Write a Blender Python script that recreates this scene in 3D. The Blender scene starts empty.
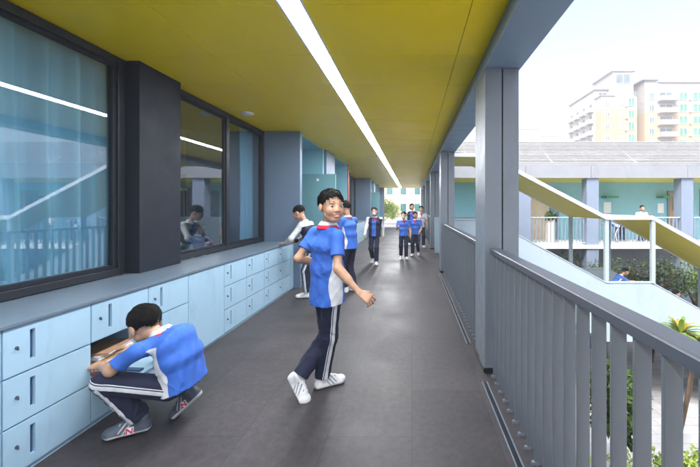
import bpy, bmesh, math, random
import numpy as np
from mathutils import Vector, Matrix, Euler
random.seed(7)
SC = bpy.context.scene
COL = SC.collection
R = math.radians

# ------------------------------------------------------------------ scene objects
def link(o, parent=None):
    COL.objects.link(o)
    if parent is not None:
        o.parent = parent
    return o
def tag(o, label=None, cat=None, group=None, kind=None):
    if label: o['label'] = label
    if cat: o['category'] = cat
    if group: o['group'] = group
    if kind: o['kind'] = kind
    return o
def empty(name, loc=(0, 0, 0), rz=0, label=None, cat=None, group=None, kind=None):
    o = bpy.data.objects.new(name, None)
    o.empty_display_size = 0.2
    o.location = loc
    o.rotation_euler = (0, 0, rz)
    link(o)
    return tag(o, label, cat, group, kind)
def kids(o):
    return [c for c in COL.objects if c.parent == o]
def copy_tree(o, parent=None, cache=None):
    c = o.copy()
    COL.objects.link(c)
    if parent is not None:
        c.parent = parent
    for ch in kids(o):
        copy_tree(ch, c)
    return c

class MB:
    """collects simple shapes in one mesh"""
    def __init__(s):
        s.v = []; s.f = []; s.mi = []; s.cur = 0
    def add(s, vs, fs):
        b = len(s.v)
        s.v += [tuple(v) for v in vs]
        s.f += [tuple(b + i for i in f) for f in fs]
        s.mi += [s.cur] * len(fs)
        return s
    def box(s, x0, x1, y0, y1, z0, z1):
        vs = [(x0, y0, z0), (x1, y0, z0), (x1, y1, z0), (x0, y1, z0), (x0, y0, z1), (x1, y0, z1), (x1, y1, z1), (x0, y1, z1)]
        return s.add(vs, [(0, 3, 2, 1), (4, 5, 6, 7), (0, 1, 5, 4), (1, 2, 6, 5), (2, 3, 7, 6), (3, 0, 4, 7)])
    def prism(s, pts, axis, a0, a1):
        """polygon pts (2D) extruded along axis ('x','y','z')"""
        def P(u, v, a):
            return (a, u, v) if axis == 'x' else (u, a, v) if axis == 'y' else (u, v, a)
        n = len(pts)
        vs = [P(u, v, a0) for u, v in pts] + [P(u, v, a1) for u, v in pts]
        fs = [tuple(range(n))[::-1], tuple(range(n, 2 * n))] + [(i, (i + 1) % n, n + (i + 1) % n, n + i) for i in range(n)]
        return s.add(vs, fs)
    def bar(s, a, b, w, t=None, up=(0, 0, 1)):
        a = Vector(a); b = Vector(b); t = t or w
        d = (b - a).normalized(); u = Vector(up)
        if abs(d.dot(u)) > .99: u = Vector((1, 0, 0))
        x = d.cross(u).normalized(); y = x.cross(d).normalized()
        vs = []
        for p in (a, b):
            for i, j in ((-1, -1), (1, -1), (1, 1), (-1, 1)):
                vs.append(p + x * w / 2 * i + y * t / 2 * j)
        return s.add(vs, [(0, 3, 2, 1), (4, 5, 6, 7), (0, 1, 5, 4), (1, 2, 6, 5), (2, 3, 7, 6), (3, 0, 4, 7)])
    def tube(s, pts, rad, seg=10):
        pts = [Vector(p) for p in pts]
        rr = rad if isinstance(rad, (list, tuple)) else [rad] * len(pts)
        vs = []; fs = []
        for i, p in enumerate(pts):
            d = (pts[min(i + 1, len(pts) - 1)] - pts[max(i - 1, 0)]).normalized()
            u = Vector((0, 0, 1)) if abs(d.z) < .9 else Vector((1, 0, 0))
            x = d.cross(u).normalized(); y = x.cross(d)
            for k in range(seg):
                a = 2 * math.pi * k / seg
                vs.append(p + (x * math.cos(a) + y * math.sin(a)) * rr[i])
        for i in range(len(pts) - 1):
            for k in range(seg):
                k2 = (k + 1) % seg
                fs.append((i * seg + k, i * seg + k2, (i + 1) * seg + k2, (i + 1) * seg + k))
        fs.append(tuple(range(seg))[::-1]); fs.append(tuple((len(pts) - 1) * seg + k for k in range(seg)))
        return s.add(vs, fs)
    def build(s, name, mats, parent=None, bevel=0, smooth=False, loc=None, segs=2):
        me = bpy.data.meshes.new(name)
        me.from_pydata(s.v, [], s.f)
        if not isinstance(mats, (list, tuple)): mats = [mats]
        for m in mats: me.materials.append(m)
        me.polygons.foreach_set('material_index', s.mi)
        bm = bmesh.new(); bm.from_mesh(me); bmesh.ops.recalc_face_normals(bm, faces=bm.faces); bm.to_mesh(me); bm.free()
        if smooth:
            me.polygons.foreach_set('use_smooth', [True] * len(me.polygons))
        o = bpy.data.objects.new(name, me)
        if loc is not None: o.location = loc
        link(o, parent)
        if bevel:
            md = o.modifiers.new('bevel', 'BEVEL'); md.width = bevel; md.segments = segs; md.limit_method = 'ANGLE'; md.angle_limit = R(40)
            md.harden_normals = False
        return o

# ------------------------------------------------------------------ materials
def lin(c):
    return tuple(((x / 255) / 12.92 if x / 255 <= .04045 else ((x / 255 + .055) / 1.055) ** 2.4) for x in c)
def new_mat(name):
    m = bpy.data.materials.new(name); m.use_nodes = True
    nt = m.node_tree
    return m, nt, nt.nodes['Principled BSDF']
def mat(name, col, rough=.5, metal=0, var=.12, vscale=3.0, bump=0, bscale=60, spec=.5, col2=None, coat=0, stretch=None, rvar=.08, sheen=0):
    m, nt, b = new_mat(name)
    N = nt.nodes; L = nt.links
    tc = N.new('ShaderNodeTexCoord'); mp = N.new('ShaderNodeMapping')
    L.new(tc.outputs['Object'], mp.inputs['Vector'])
    if stretch: mp.inputs['Scale'].default_value = stretch
    nz = N.new('ShaderNodeTexNoise'); nz.inputs['Scale'].default_value = vscale; nz.inputs['Detail'].default_value = 6; nz.inputs['Roughness'].default_value = .6
    L.new(mp.outputs[0], nz.inputs['Vector'])
    mx = N.new('ShaderNodeMix'); mx.data_type = 'RGBA'
    c1 = tuple(c * (1 - var) for c in col[:3]); c2 = col2 or tuple(min(1, c * (1 + var)) for c in col[:3])
    mx.inputs['A'].default_value = (*c1, 1); mx.inputs['B'].default_value = (*c2, 1)
    mr = N.new('ShaderNodeMapRange'); mr.inputs['From Min'].default_value = .3; mr.inputs['From Max'].default_value = .7
    L.new(nz.outputs['Fac'], mr.inputs['Value']); L.new(mr.outputs[0], mx.inputs['Factor'])
    L.new(mx.outputs['Result'], b.inputs['Base Color'])
    r2 = N.new('ShaderNodeMapRange'); r2.inputs['To Min'].default_value = max(.02, rough - rvar); r2.inputs['To Max'].default_value = min(1, rough + rvar)
    r2.inputs['From Min'].default_value = .3; r2.inputs['From Max'].default_value = .7
    nz2 = N.new('ShaderNodeTexNoise'); nz2.inputs['Scale'].default_value = vscale * 4; nz2.inputs['Detail'].default_value = 4
    L.new(mp.outputs[0], nz2.inputs['Vector']); L.new(nz2.outputs['Fac'], r2.inputs['Value']); L.new(r2.outputs[0], b.inputs['Roughness'])
    b.inputs['Metallic'].default_value = metal
    b.inputs['Specular IOR Level'].default_value = spec
    if coat: b.inputs['Coat Weight'].default_value = coat
    if sheen: b.inputs['Sheen Weight'].default_value = sheen
    if bump:
        n3 = N.new('ShaderNodeTexNoise'); n3.inputs['Scale'].default_value = bscale; n3.inputs['Detail'].default_value = 5
        L.new(mp.outputs[0], n3.inputs['Vector'])
        bp = N.new('ShaderNodeBump'); bp.inputs['Strength'].default_value = bump; bp.inputs['Distance'].default_value = .01
        L.new(n3.outputs['Fac'], bp.inputs['Height']); L.new(bp.outputs[0], b.inputs['Normal'])
    return m
def glass_mat(name, tint=(.82, .9, .92), base=.07, power=3.5, top=.9):
    m = bpy.data.materials.new(name); m.use_nodes = True
    nt = m.node_tree; N = nt.nodes; L = nt.links
    N.remove(N['Principled BSDF'])
    out = N['Material Output']
    tr = N.new('ShaderNodeBsdfTransparent'); tr.inputs[0].default_value = (*tint, 1)
    gl = N.new('ShaderNodeBsdfGlossy'); gl.inputs['Roughness'].default_value = .0; gl.inputs['Color'].default_value = (.95, .97, 1, 1)
    lw = N.new('ShaderNodeLayerWeight'); lw.inputs['Blend'].default_value = .5
    pw = N.new('ShaderNodeMath'); pw.operation = 'POWER'; pw.inputs[1].default_value = power
    ml = N.new('ShaderNodeMath'); ml.operation = 'MULTIPLY_ADD'; ml.inputs[1].default_value = top; ml.inputs[2].default_value = base
    ml.use_clamp = True
    mx = N.new('ShaderNodeMixShader')
    L.new(lw.outputs['Facing'], pw.inputs[0]); L.new(pw.outputs[0], ml.inputs[0]); L.new(ml.outputs[0], mx.inputs[0])
    L.new(tr.outputs[0], mx.inputs[1]); L.new(gl.outputs[0], mx.inputs[2]); L.new(mx.outputs[0], out.inputs['Surface'])
    return m
def emit_mat(name, col, strength):
    m, nt, b = new_mat(name)
    b.inputs['Base Color'].default_value = (.8, .8, .8, 1)
    b.inputs['Emission Color'].default_value = (*col, 1); b.inputs['Emission Strength'].default_value = strength
    return m
def leaf_mat(name, c1, c2, rough=.5, trans=.25):
    m, nt, b = new_mat(name); N = nt.nodes; L = nt.links
    tc = N.new('ShaderNodeTexCoord')
    nz = N.new('ShaderNodeTexNoise'); nz.inputs['Scale'].default_value = 1.6; nz.inputs['Detail'].default_value = 8; nz.inputs['Roughness'].default_value = .75
    L.new(tc.outputs['Object'], nz.inputs['Vector'])
    mr = N.new('ShaderNodeMapRange'); mr.inputs['From Min'].default_value = .35; mr.inputs['From Max'].default_value = .65
    L.new(nz.outputs['Fac'], mr.inputs['Value'])
    mx = N.new('ShaderNodeMix'); mx.data_type = 'RGBA'; mx.inputs['A'].default_value = (*c1, 1); mx.inputs['B'].default_value = (*c2, 1)
    L.new(mr.outputs[0], mx.inputs['Factor']); L.new(mx.outputs['Result'], b.inputs['Base Color'])
    b.inputs['Roughness'].default_value = rough
    tl = N.new('ShaderNodeBsdfTranslucent'); ms = N.new('ShaderNodeMixShader'); ms.inputs[0].default_value = trans
    L.new(mx.outputs['Result'], tl.inputs[0])
    L.new(b.outputs[0], ms.inputs[1]); L.new(tl.outputs[0], ms.inputs[2]); L.new(ms.outputs[0], N['Material Output'].inputs['Surface'])
    return m

M = {}
M['ceil'] = mat('yellow_panel', (.90, .67, .004), rough=.42, var=.03, vscale=1.2, spec=.28, bump=.03, bscale=5)
M['yellow'] = mat('yellow_paint', (.66, .55, .06), rough=.5, var=.05)
M['joint'] = mat('dark_joint', (.25, .19, .02), rough=.7)
M['steel'] = mat('grey_blue_steel', (.14, .165, .20), rough=.42, var=.07, vscale=2, bump=.015, bscale=30)
M['beam'] = mat('grey_blue_cladding', (.18, .25, .34), rough=.4, var=.06, vscale=1.5, bump=.01, bscale=20)
M['fin'] = mat('grey_fin_paint', (.105, .122, .142), rough=.38, var=.08, vscale=3, stretch=(1, 1, .3))
M['rail'] = mat('rail_paint', (.06, .07, .09), rough=.33, var=.03, vscale=1, rvar=.02)
M['dark'] = mat('anthracite_paint', (.010, .013, .020), rough=.38, var=.1, vscale=2)
M['pier_dark'] = mat('dark_pillar_panel', (.010, .014, .024), rough=.62, spec=.25, var=.07, vscale=1.5)
M['pier'] = mat('slate_blue_wall', (.12, .18, .27), rough=.5, var=.05, vscale=1.5)
M['teal'] = mat('light_teal_wall', (.20, .46, .56), rough=.55, var=.05, vscale=1.5)
M['teal_d'] = mat('teal_door_paint', (.13, .31, .36), rough=.45, var=.05)
M['red'] = mat('red_brown_trim', (.35, .05, .03), rough=.5)
M['locker'] = mat('pale_blue_locker', (.33, .50, .64), rough=.36, var=.035, vscale=2.0, bump=.008, bscale=15)
M['locker_e'] = mat('locker_gap', (.05, .11, .18), rough=.6)
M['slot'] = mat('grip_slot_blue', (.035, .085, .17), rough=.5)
M['counter'] = mat('counter_blue_grey', (.12, .165, .22), rough=.34, var=.03, vscale=1, rvar=.02)
M['chrome'] = mat('lock_metal', (.07, .09, .13), rough=.3, metal=0, var=.02)
M['white'] = mat('white_paint', (.74, .78, .82), rough=.5, var=.03)
M['stairwhite'] = mat('pale_stair_panel', (.26, .34, .41), rough=.5, var=.04, vscale=.8)
M['stairfloor'] = mat('stair_tread', (.25, .27, .3), rough=.7)
M['opp'] = mat('opposite_fascia', (.20, .225, .265), rough=.55, var=.05)
M['oppcol'] = mat('opposite_column', (.15, .2, .29), rough=.55, var=.05)
M['oppwall'] = mat('opposite_teal', (.22, .49, .60), rough=.6, var=.04)
M['dim'] = mat('room_wall', (.42, .40, .36), rough=.8, var=.05)
M['board'] = mat('chalk_board', (.015, .05, .05), rough=.6)
M['wood'] = mat('desk_wood', (.35, .2, .1), rough=.5, var=.2, stretch=(1, 8, 1))
M['bark'] = mat('bark', (.09, .065, .045), rough=.9, var=.3, bump=.5, bscale=20)
M['soil'] = mat('soil', (.06, .045, .03), rough=.95, var=.4)
M['glass'] = glass_mat('window_glass', (.80, .88, .92), base=.075, power=2.4, top=.75)
M['glass_far'] = glass_mat('far_glass', (.5, .7, .7), base=.1)
M['led'] = emit_mat('led_diffuser', (.95, .97, 1), 22)
M['leaf'] = leaf_mat('leaf_green', (.03, .07, .012), (.09, .17, .03))
M['leaf_l'] = leaf_mat('leaf_light', (.11, .2, .03), (.28, .38, .07))
M['leaf_d'] = leaf_mat('leaf_dark', (.015, .035, .014), (.04, .075, .025))
M['leaf_y'] = leaf_mat('leaf_yellow_green', (.06, .17, .02), (.24, .32, .05), trans=.3)
M['leaf_r'] = leaf_mat('leaf_orange', (.20, .24, .03), (.50, .30, .05), trans=.3)

# curtain: thin cloth
def curtain_mat(name, c):
    m, nt, b = new_mat(name); N = nt.nodes; L = nt.links
    b.inputs['Base Color'].default_value = (*c, 1); b.inputs['Roughness'].default_value = .85
    wv = N.new('ShaderNodeTexNoise'); wv.inputs['Scale'].default_value = 8; wv.inputs['Detail'].default_value = 5
    tc = N.new('ShaderNodeTexCoord'); mp = N.new('ShaderNodeMapping'); mp.inputs['Scale'].default_value = (1, 6, .4)
    L.new(tc.outputs['Object'], mp.inputs[0]); L.new(mp.outputs[0], wv.inputs['Vector'])
    bp = N.new('ShaderNodeBump'); bp.inputs['Strength'].default_value = .4; L.new(wv.outputs['Fac'], bp.inputs['Height']); L.new(bp.outputs[0], b.inputs['Normal'])
    tl = N.new('ShaderNodeBsdfTranslucent'); tl.inputs[0].default_value = (*c, 1)
    ms = N.new('ShaderNodeMixShader'); ms.inputs[0].default_value = .08
    L.new(b.outputs[0], ms.inputs[1]); L.new(tl.outputs[0], ms.inputs[2]); L.new(ms.outputs[0], N['Material Output'].inputs['Surface'])
    return m
M['curtain'] = curtain_mat('blue_curtain', (.26, .50, .64))

def smudges(m, amt=.16, sc=2.2, dark=(.5, .5, .5)):
    # faint scuffs and finger marks
    nt = m.node_tree; N = nt.nodes; L = nt.links; b = N['Principled BSDF']
    src = b.inputs['Base Color'].links[0].from_socket
    tc = N.new('ShaderNodeTexCoord'); mp = N.new('ShaderNodeMapping'); mp.inputs['Scale'].default_value = (1, 1, .35); L.new(tc.outputs['Object'], mp.inputs[0])
    nz = N.new('ShaderNodeTexNoise'); nz.inputs['Scale'].default_value = sc; nz.inputs['Detail'].default_value = 10; nz.inputs['Roughness'].default_value = .72; nz.inputs['Distortion'].default_value = .8; L.new(mp.outputs[0], nz.inputs['Vector'])
    mr = N.new('ShaderNodeMapRange'); mr.inputs['From Min'].default_value = .52; mr.inputs['From Max'].default_value = .74; mr.inputs['To Max'].default_value = amt; L.new(nz.outputs['Fac'], mr.inputs[0])
    mx = N.new('ShaderNodeMix'); mx.data_type = 'RGBA'; mx.blend_type = 'MULTIPLY'; mx.inputs['B'].default_value = (*dark, 1)
    L.new(mr.outputs[0], mx.inputs['Factor']); L.new(src, mx.inputs['A']); L.new(mx.outputs['Result'], b.inputs['Base Color'])
smudges(M['locker'], .35, 5); smudges(M['steel'], .5, 4); smudges(M['fin'], .5, 6); smudges(M['ceil'], .12, 1.3); smudges(M['stairwhite'], .35, 1.2); smudges(M['opp'], .4, 1); smudges(M['counter'], .4, 5); smudges(M['pier'], .3, 2)
# floor vinyl: dark mottled sheets with thin seams
def floor_mat():
    m, nt, b = new_mat('dark_vinyl_floor'); N = nt.nodes; L = nt.links
    tc = N.new('ShaderNodeTexCoord'); g = N.new('ShaderNodeNewGeometry')
    n1 = N.new('ShaderNodeTexNoise'); n1.inputs['Scale'].default_value = 1.1; n1.inputs['Detail'].default_value = 9; n1.inputs['Roughness'].default_value = .65
    n2 = N.new('ShaderNodeTexNoise'); n2.inputs['Scale'].default_value = 22; n2.inputs['Detail'].default_value = 6; n2.inputs['Roughness'].default_value = .8
    br = N.new('ShaderNodeTexBrick'); br.offset = .5; br.inputs['Scale'].default_value = 1; br.inputs['Brick Width'].default_value = 1.0
    br.inputs['Row Height'].default_value = .5; br.inputs['Mortar Size'].default_value = .003; br.inputs['Mortar Smooth'].default_value = .3
    br.inputs['Color1'].default_value = (.88, .88, .88, 1); br.inputs['Color2'].default_value = (1.08, 1.08, 1.08, 1); br.inputs['Mortar'].default_value = (.6, .6, .6, 1)
    rot = N.new('ShaderNodeMapping'); rot.inputs['Rotation'].default_value = (0, 0, R(90))
    L.new(tc.outputs['Object'], rot.inputs[0]); L.new(rot.outputs[0], br.inputs['Vector'])
    for n in (n1, n2): L.new(tc.outputs['Object'], n.inputs['Vector'])
    cr = N.new('ShaderNodeMix'); cr.data_type = 'RGBA'; cr.inputs['A'].default_value = (.030, .027, .031, 1); cr.inputs['B'].default_value = (.056, .050, .055, 1)
    mr = N.new('ShaderNodeMapRange'); mr.inputs['From Min'].default_value = .33; mr.inputs['From Max'].default_value = .67; L.new(n1.outputs['Fac'], mr.inputs[0]); L.new(mr.outputs[0], cr.inputs['Factor'])
    c2 = N.new('ShaderNodeMix'); c2.data_type = 'RGBA'; c2.blend_type = 'MULTIPLY'; c2.inputs['Factor'].default_value = 1
    m2 = N.new('ShaderNodeMapRange'); m2.inputs['From Min'].default_value = .3; m2.inputs['From Max'].default_value = .7; m2.inputs['To Min'].default_value = .66; m2.inputs['To Max'].default_value = 1.36
    L.new(n2.outputs['Fac'], m2.inputs[0]); L.new(cr.outputs['Result'], c2.inputs['A']); L.new(m2.outputs[0], c2.inputs['B'])
    c3 = N.new('ShaderNodeMix'); c3.data_type = 'RGBA'; c3.blend_type = 'MULTIPLY'; c3.inputs['Factor'].default_value = 1
    L.new(c2.outputs['Result'], c3.inputs['A']); L.new(br.outputs['Color'], c3.inputs['B']); L.new(c3.outputs['Result'], b.inputs['Base Color'])
    rr = N.new('ShaderNodeMapRange'); rr.inputs['From Min'].default_value = .35; rr.inputs['From Max'].default_value = .65; rr.inputs['To Min'].default_value = .46; rr.inputs['To Max'].default_value = .64; b.inputs['Specular IOR Level'].default_value = .38
    L.new(n1.outputs['Fac'], rr.inputs[0]); L.new(rr.outputs[0], b.inputs['Roughness'])
    bp = N.new('ShaderNodeBump'); bp.inputs['Strength'].default_value = .12; bp.inputs['Distance'].default_value = .003; L.new(n2.outputs['Fac'], bp.inputs['Height']); L.new(bp.outputs[0], b.inputs['Normal'])
    return m
M['floor'] = floor_mat()
def paving_mat():
    m, nt, b = new_mat('courtyard_paving'); N = nt.nodes; L = nt.links
    tc = N.new('ShaderNodeTexCoord')
    br = N.new('ShaderNodeTexBrick'); br.inputs['Scale'].default_value = 1; br.inputs['Brick Width'].default_value = .6; br.inputs['Row Height'].default_value = .3; br.inputs['Mortar Size'].default_value = .006
    br.inputs['Color1'].default_value = (.30, .32, .35, 1); br.inputs['Color2'].default_value = (.38, .40, .43, 1); br.inputs['Mortar'].default_value = (.16, .17, .18, 1)
    L.new(tc.outputs['Object'], br.inputs['Vector'])
    n1 = N.new('ShaderNodeTexNoise'); n1.inputs['Scale'].default_value = 1.5; n1.inputs['Detail'].default_value = 8; L.new(tc.outputs['Object'], n1.inputs['Vector'])
    m2 = N.new('ShaderNodeMapRange'); m2.inputs['From Min'].default_value = .3; m2.inputs['From Max'].default_value = .7; m2.inputs['To Min'].default_value = .7; m2.inputs['To Max'].default_value = 1.1; L.new(n1.outputs['Fac'], m2.inputs[0])
    c3 = N.new('ShaderNodeMix'); c3.data_type = 'RGBA'; c3.blend_type = 'MULTIPLY'; c3.inputs['Factor'].default_value = 1
    L.new(br.outputs['Color'], c3.inputs['A']); L.new(m2.outputs[0], c3.inputs['B']); L.new(c3.outputs['Result'], b.inputs['Base Color'])
    b.inputs['Roughness'].default_value = .75
    return m
M['paving'] = paving_mat()
M['ground'] = mat('ground_concrete', (.24, .25, .25), rough=.9, var=.2, vscale=.2)

# ------------------------------------------------------------------ corridor shell
ZC = 2.61          # ceiling height
Y0, YE = -2.5, 22.5
XW = -2.447        # window plane
# ground and courtyard
tag(MB().box(-400, 400, -300, 600, -3.75, -3.7).build('ground', M['ground']), kind='structure')
tag(MB().box(.4, 26, -10, 17, -3.696, -3.66).build('paving', M['paving']), kind='structure')
fl = MB(); fl.box(-3.75, .60, Y0, YE, -.25, 0); fl.box(.60, .80, Y0, YE, -.25, -.012)
tag(fl.build('corridor_floor', M['floor']), kind='structure')
# floor drain channel beside railing
tr = empty('drain_channel', (.56, 0, 0), label='narrow metal drain slot set in the corridor floor beside the near railing', cat='floor drain')
MB().box(-.022, -.014, -1, 2.62, .001, .007).box(.014, .022, -1, 2.62, .001, .007).build('channel_edge', M['steel'], tr)
MB().box(-.014, .014, -1, 2.62, .0005, .002).build('channel_slot', M['dark'], tr)
tr = empty('drain_channel', (.56, 0, 0), label='narrow metal drain slot in the floor beside the second railing, past the nearest column', cat='floor drain')
MB().box(-.022, -.014, 3.35, 6.9, .001, .007).box(.014, .022, 3.35, 6.9, .001, .007).build('channel_edge', M['steel'], tr)
MB().box(-.014, .014, 3.35, 6.9, .0005, .002).build('channel_slot', M['dark'], tr)

# ceiling panels
c = MB()
c.cur = 1; c.box(-3.75, .597, Y0, YE, ZC + .012, ZC + .05); c.cur = 0
yy = 2.12 - .70 * 7
xs = [(-2.60, -1.66), (-1.655, -.836), (-.672, .37), (.374, .596)]
while yy < YE:
    for a, b in xs:
        y1 = min(yy + .696, YE)
        c.box(a, b, yy, y1, ZC, ZC + .011)
    yy += .70
ce = c.build('ceiling', [M['ceil'], M['joint']], bevel=.0015, segs=1); tag(ce, kind='structure')
# floor/roof slab above (keeps the sun out)
rs = MB(); rs.box(-9.6, .9, -6, YE, 2.95, 3.35)
tag(rs.build('roof_slab', M['opp']), 'flat grey roof slab over the corridor and classroom', 'roof')
# LED strip
ls = empty('linear_light', (-.754, 0, ZC), label='long continuous white strip lamp running down the yellow ceiling', cat='ceiling light')
MB().box(-.080, -.066, Y0, 22.3, -.002, .05).box(.066, .080, Y0, 22.3, -.002, .05).build('housing', M['white'], ls)
for k in range(11):
    ya = -2.48 + 2.28 * k; MB().box(-.066, .066, ya + .002, min(22.3, ya + 2.278), .004, .02).build('diffuser', M['led'], ls)
MB().box(-.066, .066, Y0, 22.3, .022, .04).build('tray', M['white'], ls)
# downlight / detectors
def disc(mb, x, y, z, r, h, seg=24):
    mb.prism([(x + r * math.cos(2 * math.pi * i / seg), y + r * math.sin(2 * math.pi * i / seg)) for i in range(seg)], 'z', z - h, z)
for k, (x, y, lb) in enumerate([(-2.21, 4.56, 'round white ceiling lamp over the second window'), (-2.21, 11.9, 'round white ceiling lamp far down the corridor on the left')]):
    t = empty('ceiling_lamp', (x, y, ZC), label=lb, cat='ceiling lamp', group='round ceiling lamps')
    m_ = MB(); disc(m_, 0, 0, 0, .085, .012); m_.build('base_ring', M['white'], t, bevel=.003)
    m_ = MB(); disc(m_, 0, 0, -.012, .068, .014); m_.build('lamp_shade', M['white'], t, bevel=.004)

# edge beam
eb = MB()
eb.box(.597, .897, Y0, YE, 2.49, 2.95)
tag(eb.build('edge_beam', M['beam'], bevel=.004), 'long grey-blue clad beam along the open edge of the yellow ceiling', 'beam')
# columns: H section with a groove
lbls = ['nearest tall grey-blue steel column between the two railings', 'second grey-blue column along the corridor, at the top of the outdoor stairs',
        'third grey-blue column along the corridor, just past the outdoor stairs', 'fourth grey-blue column of the corridor row', 'fifth grey-blue column of the corridor row, near the far end',
        'farthest grey-blue column of the corridor row']
for i, y in enumerate([2.78, 7.0, 10.95, 15.0, 18.9, 22.0]):
    t = empty('steel_column', (.736, y + .21, 0), label=lbls[i], cat='column', group='columns along the corridor edge')
    cm = MB()
    cm.box(-.139, -.001, -.21, .21, -.01, 2.489); cm.box(.010, .139, -.206, .206, -.01, 2.489); cm.box(-.001, .010, -.15, .15, -.01, 2.488)
    cm.build('shaft', M['steel'], t, bevel=.004)
    MB().box(-.150, .145, -.222, -.208, .0, .035).box(-.152, -.139, -.222, .222, .0, .035).build('base_trim', M['dark'], t, bevel=.002)

# railings
def railing(y0, y1, label, group='corridor railings'):
    t = empty('railing', (.64, y0, 0), label=label, cat='railing', group=group)
    L_ = y1 - y0
    MB().prism([(0, .972), (.087, .972), (.087, 1.008), (.081, 1.012), (.006, 1.012), (0, 1.006)], 'y', 0, L_).build('top_rail', M['rail'], t, bevel=.0015)
    n = int(L_ / .115)
    first = None
    for k in range(n):
        yk = L_ - .06 - k * .115
        if yk < .01: break
        if first is None:
            first = MB().box(.008, .059, -.006, .006, -.07, .971).build('baluster', M['fin'], t, bevel=.003, loc=(0, yk, 0))
            ft = MB().box(-.006, .028, -.009, .009, -.012, .004).build('foot_bracket', M['steel'], first)
        else:
            b_ = first.copy(); COL.objects.link(b_); b_.location = (0, yk, 0); b_.parent = t
            f_ = ft.copy(); COL.objects.link(f_); f_.parent = b_
    return t
railing(-.65, 2.78, 'near grey railing of flat fins at the open right edge, with a thick dark handrail')
railing(3.20, 7.0, 'second grey fin railing, between the nearest and the second column')
railing(11.37, 15.0, 'distant grey fin railing between the third and fourth columns')
railing(15.42, 18.9, 'distant grey fin railing between the fourth and fifth columns')

# ------------------------------------------------------------------ classroom wall: windows, pillars, piers
def window(wall, y0, y1, mulls, sash=True):
    """aluminium window in the plane XW between y0 and y1"""
    f = MB()
    z0, z1 = .785, 2.60
    f.box(XW - .07, XW, y0, y1, z0, z0 + .055); f.box(XW - .07, XW, y0, y1, z1 - .06, z1)
    f.box(XW - .07, XW, y0, y0 + .07, z0 + .055, z1 - .06); f.box(XW - .07, XW, y1 - .07, y1, z0 + .055, z1 - .06)
    for m in mulls:
        f.box(XW - .068, XW - .002, m - .035, m + .035, z0 + .055, z1 - .06)
    fr = f.build('window', M['dark'], wall, bevel=.003)
    eds = [y0 + .07] + [v for m in mulls for v in (m - .035, m + .035)] + [y1 - .07]
    for a, b in zip(eds[::2], eds[1::2]):
        s = MB(); w = .032
        s.box(XW - .055, XW - .020, a, b, z0 + .055, z0 + .055 + w); s.box(XW - .055, XW - .020, a, b, z1 - .06 - w, z1 - .06)
        s.box(XW - .055, XW - .020, a, a + w, z0 + .055 + w, z1 - .06 - w); s.box(XW - .055, XW - .020, b - w, b, z0 + .055 + w, z1 - .06 - w)
        s.build('sash', M['pier_dark'], fr, bevel=.002)
        MB().box(XW - .040, XW - .034, a + w - .003, b - w + .003, z0 + .052 + w, z1 - .057 - w).build('pane', M['glass'], fr)
    return fr
wl = empty('classroom_wall', (XW, 3, 0), label='near classroom wall with two big dark-framed windows, a dark pillar and a slate blue end pier', cat='wall')
wl.location = (0, 0, 0)
window(wl, -2.4, 2.905, [.75])
window(wl, 3.455, 5.635, [4.53])
MB().box(-2.60, -2.34, 2.92, 3.44, .782, 2.606).build('pillar', M['pier_dark'], wl, bevel=.003)
MB().box(-3.75, -1.858, 5.64, 5.75, 0, 2.606).build('end_pier', M['pier'], wl, bevel=.003)
MB().box(-2.60, -2.50, -2.4, 5.64, 0, .74).build('parapet', M['pier'], wl)
# alcoves and far bays
def alcove(y0, y1, y2, y3, first, lb):
    """y0-y1 recess, y1-y2 pier, y2-y3 recess, wall ends"""
    t = empty('alcove_wall', (0, 0, 0), label=lb, cat='wall')
    MB().box(-3.75, -3.62, y0, y3 + .02, 0, 2.606).build('back_wall', M['teal'], t)
    MB().box(-3.62, -1.93, y1 - .10, y1 + .001, 0, 2.604).build('return_wall', M['teal'], t)
    MB().box(-1.93, -1.872, y1 - .002, y2, 0, 2.605).build('pier', M['pier'], t, bevel=.003)
    MB().box(-3.62, -1.90, y3 - .1, y3, 0, 2.603).build('side_wall', M['teal'], t)
    MB().box(-1.90, -1.872, y3 - .1, y3, 0, 2.60).build('edge_trim', M['red'], t)
    MB().box(-3.61, -1.94, y0, y1 - .102, 2.597, 2.607).box(-3.61, -1.94, y2, y3 - .102, 2.597, 2.607).build('soffit', M['teal'], t)
    MB().box(-3.615, -2.02, y1, y2, 0, 2.6).build('core_wall', M['teal'], t)
    return t
def door_leaf(y, label, w=.8, x0=-2.42):
    t = empty('open_door', (x0, y, 0), label=label, cat='door', group='open teal doors')
    MB().box(0, w, -.022, .022, .01, 2.05).build('door_leaf', M['teal_d'], t, bevel=.003)
    MB().box(w - .12, w - .08, -.05, -.022, .98, 1.10).build('handle', M['chrome'], t, bevel=.003)
    MB().box(.40, .45, -.026, -.0225, 1.90, 1.95).build('notice', M['white'], t)
alcove(5.75, 7.45, 8.26, 10.08, True, 'light teal recessed entrance just past the near classroom windows')
alcove(14.92, 16.6, 17.4, 19.2, False, 'light teal recessed entrance far down the left side')
door_leaf(7.22, 'open teal door leaf standing out behind the smiling boy')
door_leaf(16.3, 'open teal door leaf with a white notice far down the corridor', w=.86)
w2 = empty('classroom_wall', (0, 0, 0), label='second classroom wall with dark windows beyond the first teal entrance', cat='wall')
window(w2, 10.1, 12.4, [11.25]); window(w2, 12.9, 14.78, [13.8])
MB().box(-2.60, -2.34, 12.41, 12.89, .782, 2.606).build('pillar', M['pier_dark'], w2, bevel=.003)
MB().box(-3.75, -1.80, 14.79, 14.9, 0, 2.606).build('end_pier', M['pier'], w2, bevel=.003)
MB().box(-2.60, -2.50, 10.1, 14.78, 0, .74).build('parapet', M['pier'], w2)
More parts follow.
